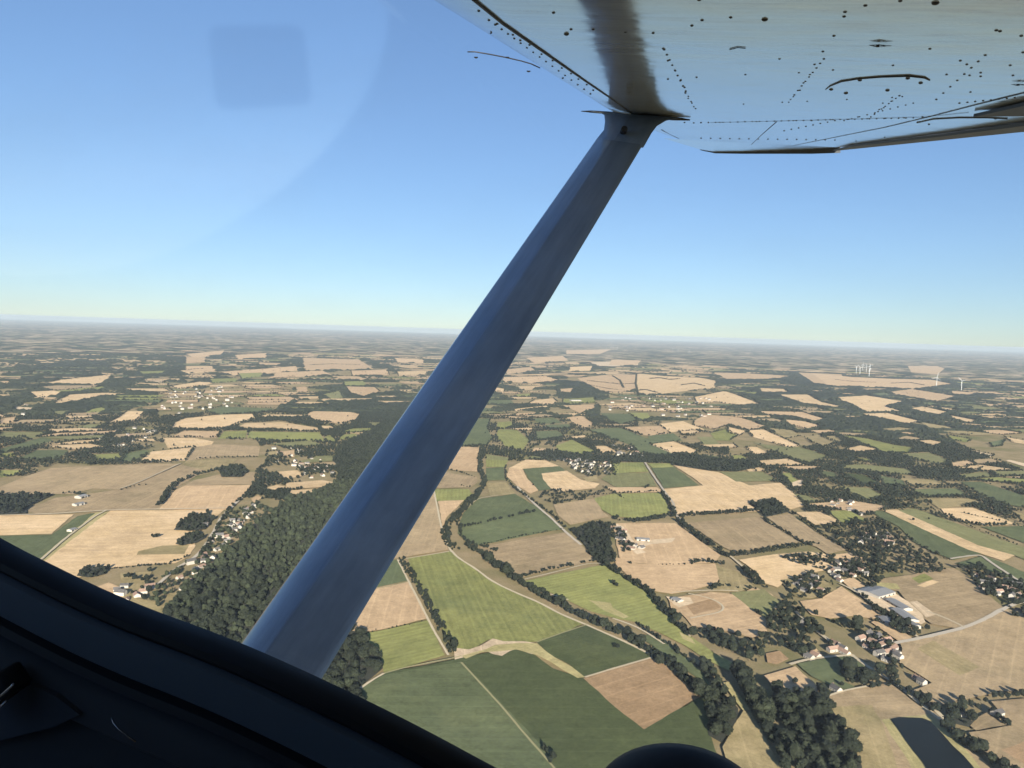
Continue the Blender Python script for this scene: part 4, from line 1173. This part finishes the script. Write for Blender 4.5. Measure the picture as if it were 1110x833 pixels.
# smooth (Chaikin)
for _ in range(2):
    hole = [p for i in range(len(hole)) for p in (hole[i]*.75+hole[(i+1) % len(hole)]*.25, hole[i]*.25+hole[(i+1) % len(hole)]*.75)]
hole = np.array(hole)
def grow(d):
    T = np.roll(hole, -1, 0)-np.roll(hole, 1, 0); T /= np.linalg.norm(T, axis=1)[:, None]
    N = np.stack([T[:, 1], -T[:, 0]], 1)
    if (N[0]*(hole[0]-hole.mean(0))).sum() < 0: N = -N
    return hole+N*d
def frame(prof, name, mat, parent=None, smooth=True):               # prof: (outward from the opening, outboard offset)
    n = len(hole); Vp = []; Fp = []
    for d, z in prof: Vp += [P3(q, z) for q in grow(d)]
    for i in range(len(prof)-1): Fp += [(i*n+k, i*n+(k+1) % n, (i+1)*n+(k+1) % n, (i+1)*n+k) for k in range(n)]
    o = part(name, Vp, Fp, mat, parent, smooth=smooth); o.data.set_sharp_from_angle(angle=R(35)); return o
wf = frame(((.001,.02), (-.001,.006), (.003,-.004), (.008,-.006), (.012,-.004), (.013,.004), (.013,.03)), 'window_seal', M_SEAL)
fr = frame(((.0125,.004), (.0135,-.003), (.017,-.007), (.044,-.012), (.049,-.010), (.051,.004)), 'window_frame', M_FRAME)
frame(((.0505,.003), (.055,.006), (.060,.004), (.063,-.005), (.070,-.008), (.074,-.004), (.076,.002)), 'inner_trim', M_TRIM)
dc = frame(((.0755,.002), (.079,-.007), (.085,-.012), (.108,-.016), (.113,-.012), (.118,.0), (.16,-.002), (.30,-.004)), 'door_panel', M_DOOR)
# pane: clear acrylic a couple of millimetres thick
s = NT('acrylic'); s.n.remove(s.b); tr = s.new('ShaderNodeBsdfTransparent', Color=(.96,.975,.985,1)); gl = s.new('ShaderNodeBsdfGlossy', Roughness=.055)
fz = s.new('ShaderNodeLayerWeight'); mx = s.new('ShaderNodeMixShader'); s.ln(s.math('MULTIPLY_ADD', s.math('POWER', fz.outputs['Facing'], 5), .6, .055), mx.inputs[0]); s.ln(tr.outputs[0], mx.inputs[1]); s.ln(gl.outputs[0], mx.inputs[2]); s.ln(mx.outputs[0], s.out.inputs['Surface'])
gq = grow(.004); n = len(gq); Vp = [P3(q, .012) for q in gq]+[P3(q, .015) for q in gq]
tl = s.new('ShaderNodeBsdfTranslucent', Color=(.8,.86,.95,1)); m2 = s.new('ShaderNodeMixShader'); tc = s.new('ShaderNodeTexCoord'); mp = s.new('ShaderNodeMapping'); s.ln(tc.outputs['Object'], mp.inputs[0]); mp.inputs['Scale'].default_value = (3, 3, 8)
s.ln(s.math('ADD', s.rng(s.noise(mp.outputs[0], 1.3, 5, .65), .48, .75, 0, .035), s.rng(s.noise(tc.outputs['Object'], 260, 2, .5), .70, .76, 0, .03)), m2.inputs[0]); s.ln(mx.outputs[0], m2.inputs[1]); s.ln(tl.outputs[0], m2.inputs[2]); s.ln(m2.outputs[0], s.out.inputs['Surface'])
part('window_pane', Vp, [tuple(range(n)), tuple(range(2*n-1, n-1, -1))], s.m, wf)
# cabin shell round the camera: side skin below, roof lining, floor, far side, bulkheads
n = len(hole); outr = grow(.30)
lo_, hi_ = outr.min(0)-.05, outr.max(0)+.05
corn = [np.array(q) for q in ((lo_[0]-.5, lo_[1]-.3), (hi_[0]+.6, lo_[1]-.3), (hi_[0]+.6, hi_[1]+.1), (lo_[0]-.5, hi_[1]+.1))]
def mirror(px, py, off):                                             # where the pane's reflection of a pixel's sight line meets the plane at an inboard offset
    p = SP(px, py, .012); d = p/np.linalg.norm(p); r = d-2*d.dot(en)*en; t_ = (off-(p-ec).dot(en))/r.dot(en); return S2(p+r*t_)
M_LIN = plain('cabin_cloth', (.30,.30,.31), .9)
win = [mirror(px, py, -1.25) for px, py in ((-80,300), (-80,-140), (380,-140), (440,40), (330,200), (140,300))]
win = np.array(win); wc0 = win.mean(0)
for _ in range(3): win = np.array([p for i in range(len(win)) for p in (win[i]*.75+win[(i+1) % len(win)]*.25, win[i]*.25+win[(i+1) % len(win)]*.75)])
x0_, x1_, y0_, y1_ = min(lo_[0]-.5, win[:, 0].min()-.15), hi_[0]+.6, lo_[1]-.3, max(hi_[1]+.1, win[:, 1].max()+.1)
corn = [np.array(q) for q in ((x0_, y0_), (x1_, y0_), (x1_, y1_), (x0_, y1_))]
Bk = [P3(q, .0) for q in corn]; Ft = [P3(q, -1.25) for q in corn]
wo = []
for q in win:
    dv = q-wc0; t_ = min(((x1_ if dv[0] > 0 else x0_)-wc0[0])/dv[0] if abs(dv[0]) > 1e-6 else 1e9, ((y1_ if dv[1] > 0 else y0_)-wc0[1])/dv[1] if abs(dv[1]) > 1e-6 else 1e9); wo.append(wc0+dv*t_)
nw = len(win); far_v = [P3(q, -1.25) for q in win]+[P3(q, -1.25) for q in wo]
part('cabin_lining', Bk+Ft+far_v, [(0,1,5,4), (1,2,6,5), (2,3,7,6)]+[(8+k, 8+(k+1) % nw, 8+nw+(k+1) % nw, 8+nw+k) for k in range(nw)], M_LIN)
vz = [mirror(px, py, -.95) for px, py in ((232,28), (318,27), (325,34), (333,104), (327,112), (240,118), (233,112), (225,36))]  # unseen dark plate, added to give the pane its dark rectangular reflection
part('reflection_plate', [P3(q, -.95) for q in vz]+[P3(q, -.965) for q in vz], [tuple(range(8)), tuple(range(15, 7, -1))]+[(k, k+8, (k+1) % 8+8, (k+1) % 8) for k in range(8)], M_TRIM)
print('WIN', win.min(0), win.max(0), x0_, y1_)
# outer skin joining the frame to the shell: ring of quads towards the rectangle
ringq = []
for q in grow(.015):
    c0 = hole.mean(0); dv = q-c0; t = min([((hi_[0]+.6-c0[0])/dv[0]) if dv[0] > 0 else ((lo_[0]-.5-c0[0])/dv[0]) if dv[0] < 0 else 1e9, ((hi_[1]+.1-c0[1])/dv[1]) if dv[1] > 0 else ((lo_[1]-.3-c0[1])/dv[1]) if dv[1] < 0 else 1e9])
    ringq.append(c0+dv*t)
Vp = [P3(q, .02) for q in grow(.012)]+[P3(q, .02) for q in ringq]
part('fuselage_skin', Vp, [(k, (k+1) % n, (k+1) % n+n, k+n) for k in range(n)], M_WING, smooth=False)
# latch, armrest, pull
def rbox(c, ax, ay, az, name, mat, parent=None, bev=.15):
    bm = bmesh.new(); bmesh.ops.create_cube(bm, size=2); bmesh.ops.bevel(bm, geom=bm.edges[:], offset=bev, segments=3, affect='EDGES', profile=.5)
    Vp = [c+ax*v.co.x+ay*v.co.y+az*v.co.z for v in bm.verts]; Fp = [[v.index for v in f.verts] for f in bm.faces]; bm.free()
    return part(name, Vp, Fp, mat, parent, smooth=True)
lc = SP(-8, 752, -.035); lv = PD(20, 738, .5)-PD(-20, 768, .5); lv /= np.linalg.norm(lv); lw = np.cross(lv, en); lw /= np.linalg.norm(lw)
lt = rbox(lc, lv*.026, lw*.012, en*.012, 'door_latch', M_TRIM, dc, .3)
def wire(P, r, name, mat, parent): return tube(P, r, name, mat, parent, 8)
wire([SP(-6, 759, -.05), SP(4, 752, -.05), SP(13, 744, -.05), SP(15, 741, -.049)], .0011, 'latch_edge', M_CHROME, lt)
wire([SP(-6, 770, -.048), SP(2, 765, -.048), SP(7, 760, -.047)], .0008, 'latch_edge', M_CHROME, lt)
wire([SP(121, 778, -.02), SP(123, 784, -.022), SP(128, 790, -.024), (SP(138, 798, -.024)), SP(147, 804, -.02)], .0007, 'pull_wire', M_CHROME, dc)
am = [SP(px, py, -.018) for px, py in ((-40,728), (30,742), (60,755), (86,775), (60,788), (0,803), (-60,812))]
part('armrest', am+[p+en*.02 for p in am], [tuple(range(7))]+[(k, k+7, (k+1) % 7+7, (k+1) % 7) for k in range(7)], plain('blue_cloth', (.07,.085,.11), .95), dc)

# main wheel below the window and its leg
wc = PD(738, 909, 1.9); ws = s_ax; wa = np.cross(ws, n_ax); wa /= np.linalg.norm(wa); wb = np.cross(ws, wa)
view = -wc/np.linalg.norm(wc)
tv, tf = [], []
SEG = 48
pr = [(.10,-.055),(.155,-.078),(.20,-.080),(.232,-.060),(.246,-.025),(.248,0),(.246,.025),(.232,.060),(.20,.080),(.155,.078),(.10,.055)]
for k in range(SEG):
    a = k*2*math.pi/SEG
    for r, z in pr: tv.append(wc+r*(math.cos(a)*wa+math.sin(a)*wb)+ws*z)
m = len(pr)
for k in range(SEG):
    for j in range(m): tf.append((k*m+j, k*m+(j+1) % m, ((k+1) % SEG)*m+(j+1) % m, ((k+1) % SEG)*m+j))
wh = part('wheel', tv, tf, M_TYRE, smooth=True)
hv, hf = [], []
for k in range(24):
    a = k*2*math.pi/24
    for r, z in ((.0,-.05),(.06,-.06),(.095,-.045),(.104,-.03),(.104,.03),(.06,.06),(.0,.05)): hv.append(wc+r*(math.cos(a)*wa+math.sin(a)*wb)+ws*z)
for k in range(24):
    for j in range(6): hf.append((k*7+j, k*7+j+1, ((k+1) % 24)*7+j+1, ((k+1) % 24)*7+j))
part('rim', hv, hf, M_WHITE, wh, smooth=True)
tube([wc-ws*.1, wc-ws*.35+n_ax*.06, wc-ws*.8+n_ax*.25], [.022,.026,.04], 'wheel_leg', M_STRUT)


# ------------------------------------------------------------------ air, light, render
HZ = 63000
V, F = boxm(-HZ, HZ, -4000, HZ, -3, H+6)
s = NT('haze_air'); s.n.remove(s.b); pv = s.new('ShaderNodeVolumePrincipled'); s.ln(pv.outputs[0], s.out.inputs['Volume'])
pv.inputs['Color'].default_value = (.50, .59, .69, 1); pv.inputs['Density'].default_value = 2.9e-5; pv.inputs['Anisotropy'].default_value = 0.0
tag(link('haze', mesh('haze', V, F, s.m)), kind='stuff')

SUN = np.array([.13, -.99, math.tan(R(18))]); SUN /= np.linalg.norm(SUN)
w = bpy.data.worlds.new('World'); scene.world = w; w.use_nodes = True; nt = w.node_tree
sky = nt.nodes.new('ShaderNodeTexSky'); sky.sky_type = 'NISHITA'; sky.sun_disc = False
sky.sun_elevation = math.asin(SUN[2]); sky.sun_rotation = math.atan2(SUN[0], SUN[1]); sky.altitude = 400; sky.air_density = 1.0; sky.dust_density = .0; sky.ozone_density = 2.0
bg = nt.nodes['Background']; wb = nt.nodes.new('ShaderNodeMix'); wb.data_type = 'RGBA'; wb.blend_type = 'MULTIPLY'; wb.inputs[0].default_value = 1; wb.inputs[7].default_value = (.775, 1.01, 1.40, 1)   # camera white balance of the daylight
gm = nt.nodes.new('ShaderNodeGamma'); gm.inputs[1].default_value = .75
nt.links.new(sky.outputs[0], wb.inputs[6]); nt.links.new(wb.outputs[2], gm.inputs[0]); nt.links.new(gm.outputs[0], bg.inputs[0]); bg.inputs[1].default_value = .054
ld = bpy.data.lights.new('sun', 'SUN'); ld.energy = 5.0; ld.angle = R(.53); ld.color = (1, .905, .745)
lo = bpy.data.objects.new('sun', ld); COL.objects.link(lo); lo.rotation_euler = Vector(SUN).to_track_quat('Z', 'Y').to_euler(); lo.location = (0, -20, H+40)
vs = scene.view_settings; vs.view_transform = 'Standard'; vs.look = 'None'; vs.gamma = 1; vs.exposure = 1.72; vs.use_curve_mapping = False
scene.render.engine = 'CYCLES'; cy = scene.cycles; cy.use_denoising = True; cy.max_bounces = 8; cy.volume_bounces = 1; cy.transparent_max_bounces = 12
cy.use_adaptive_sampling = True; cy.adaptive_threshold = .01
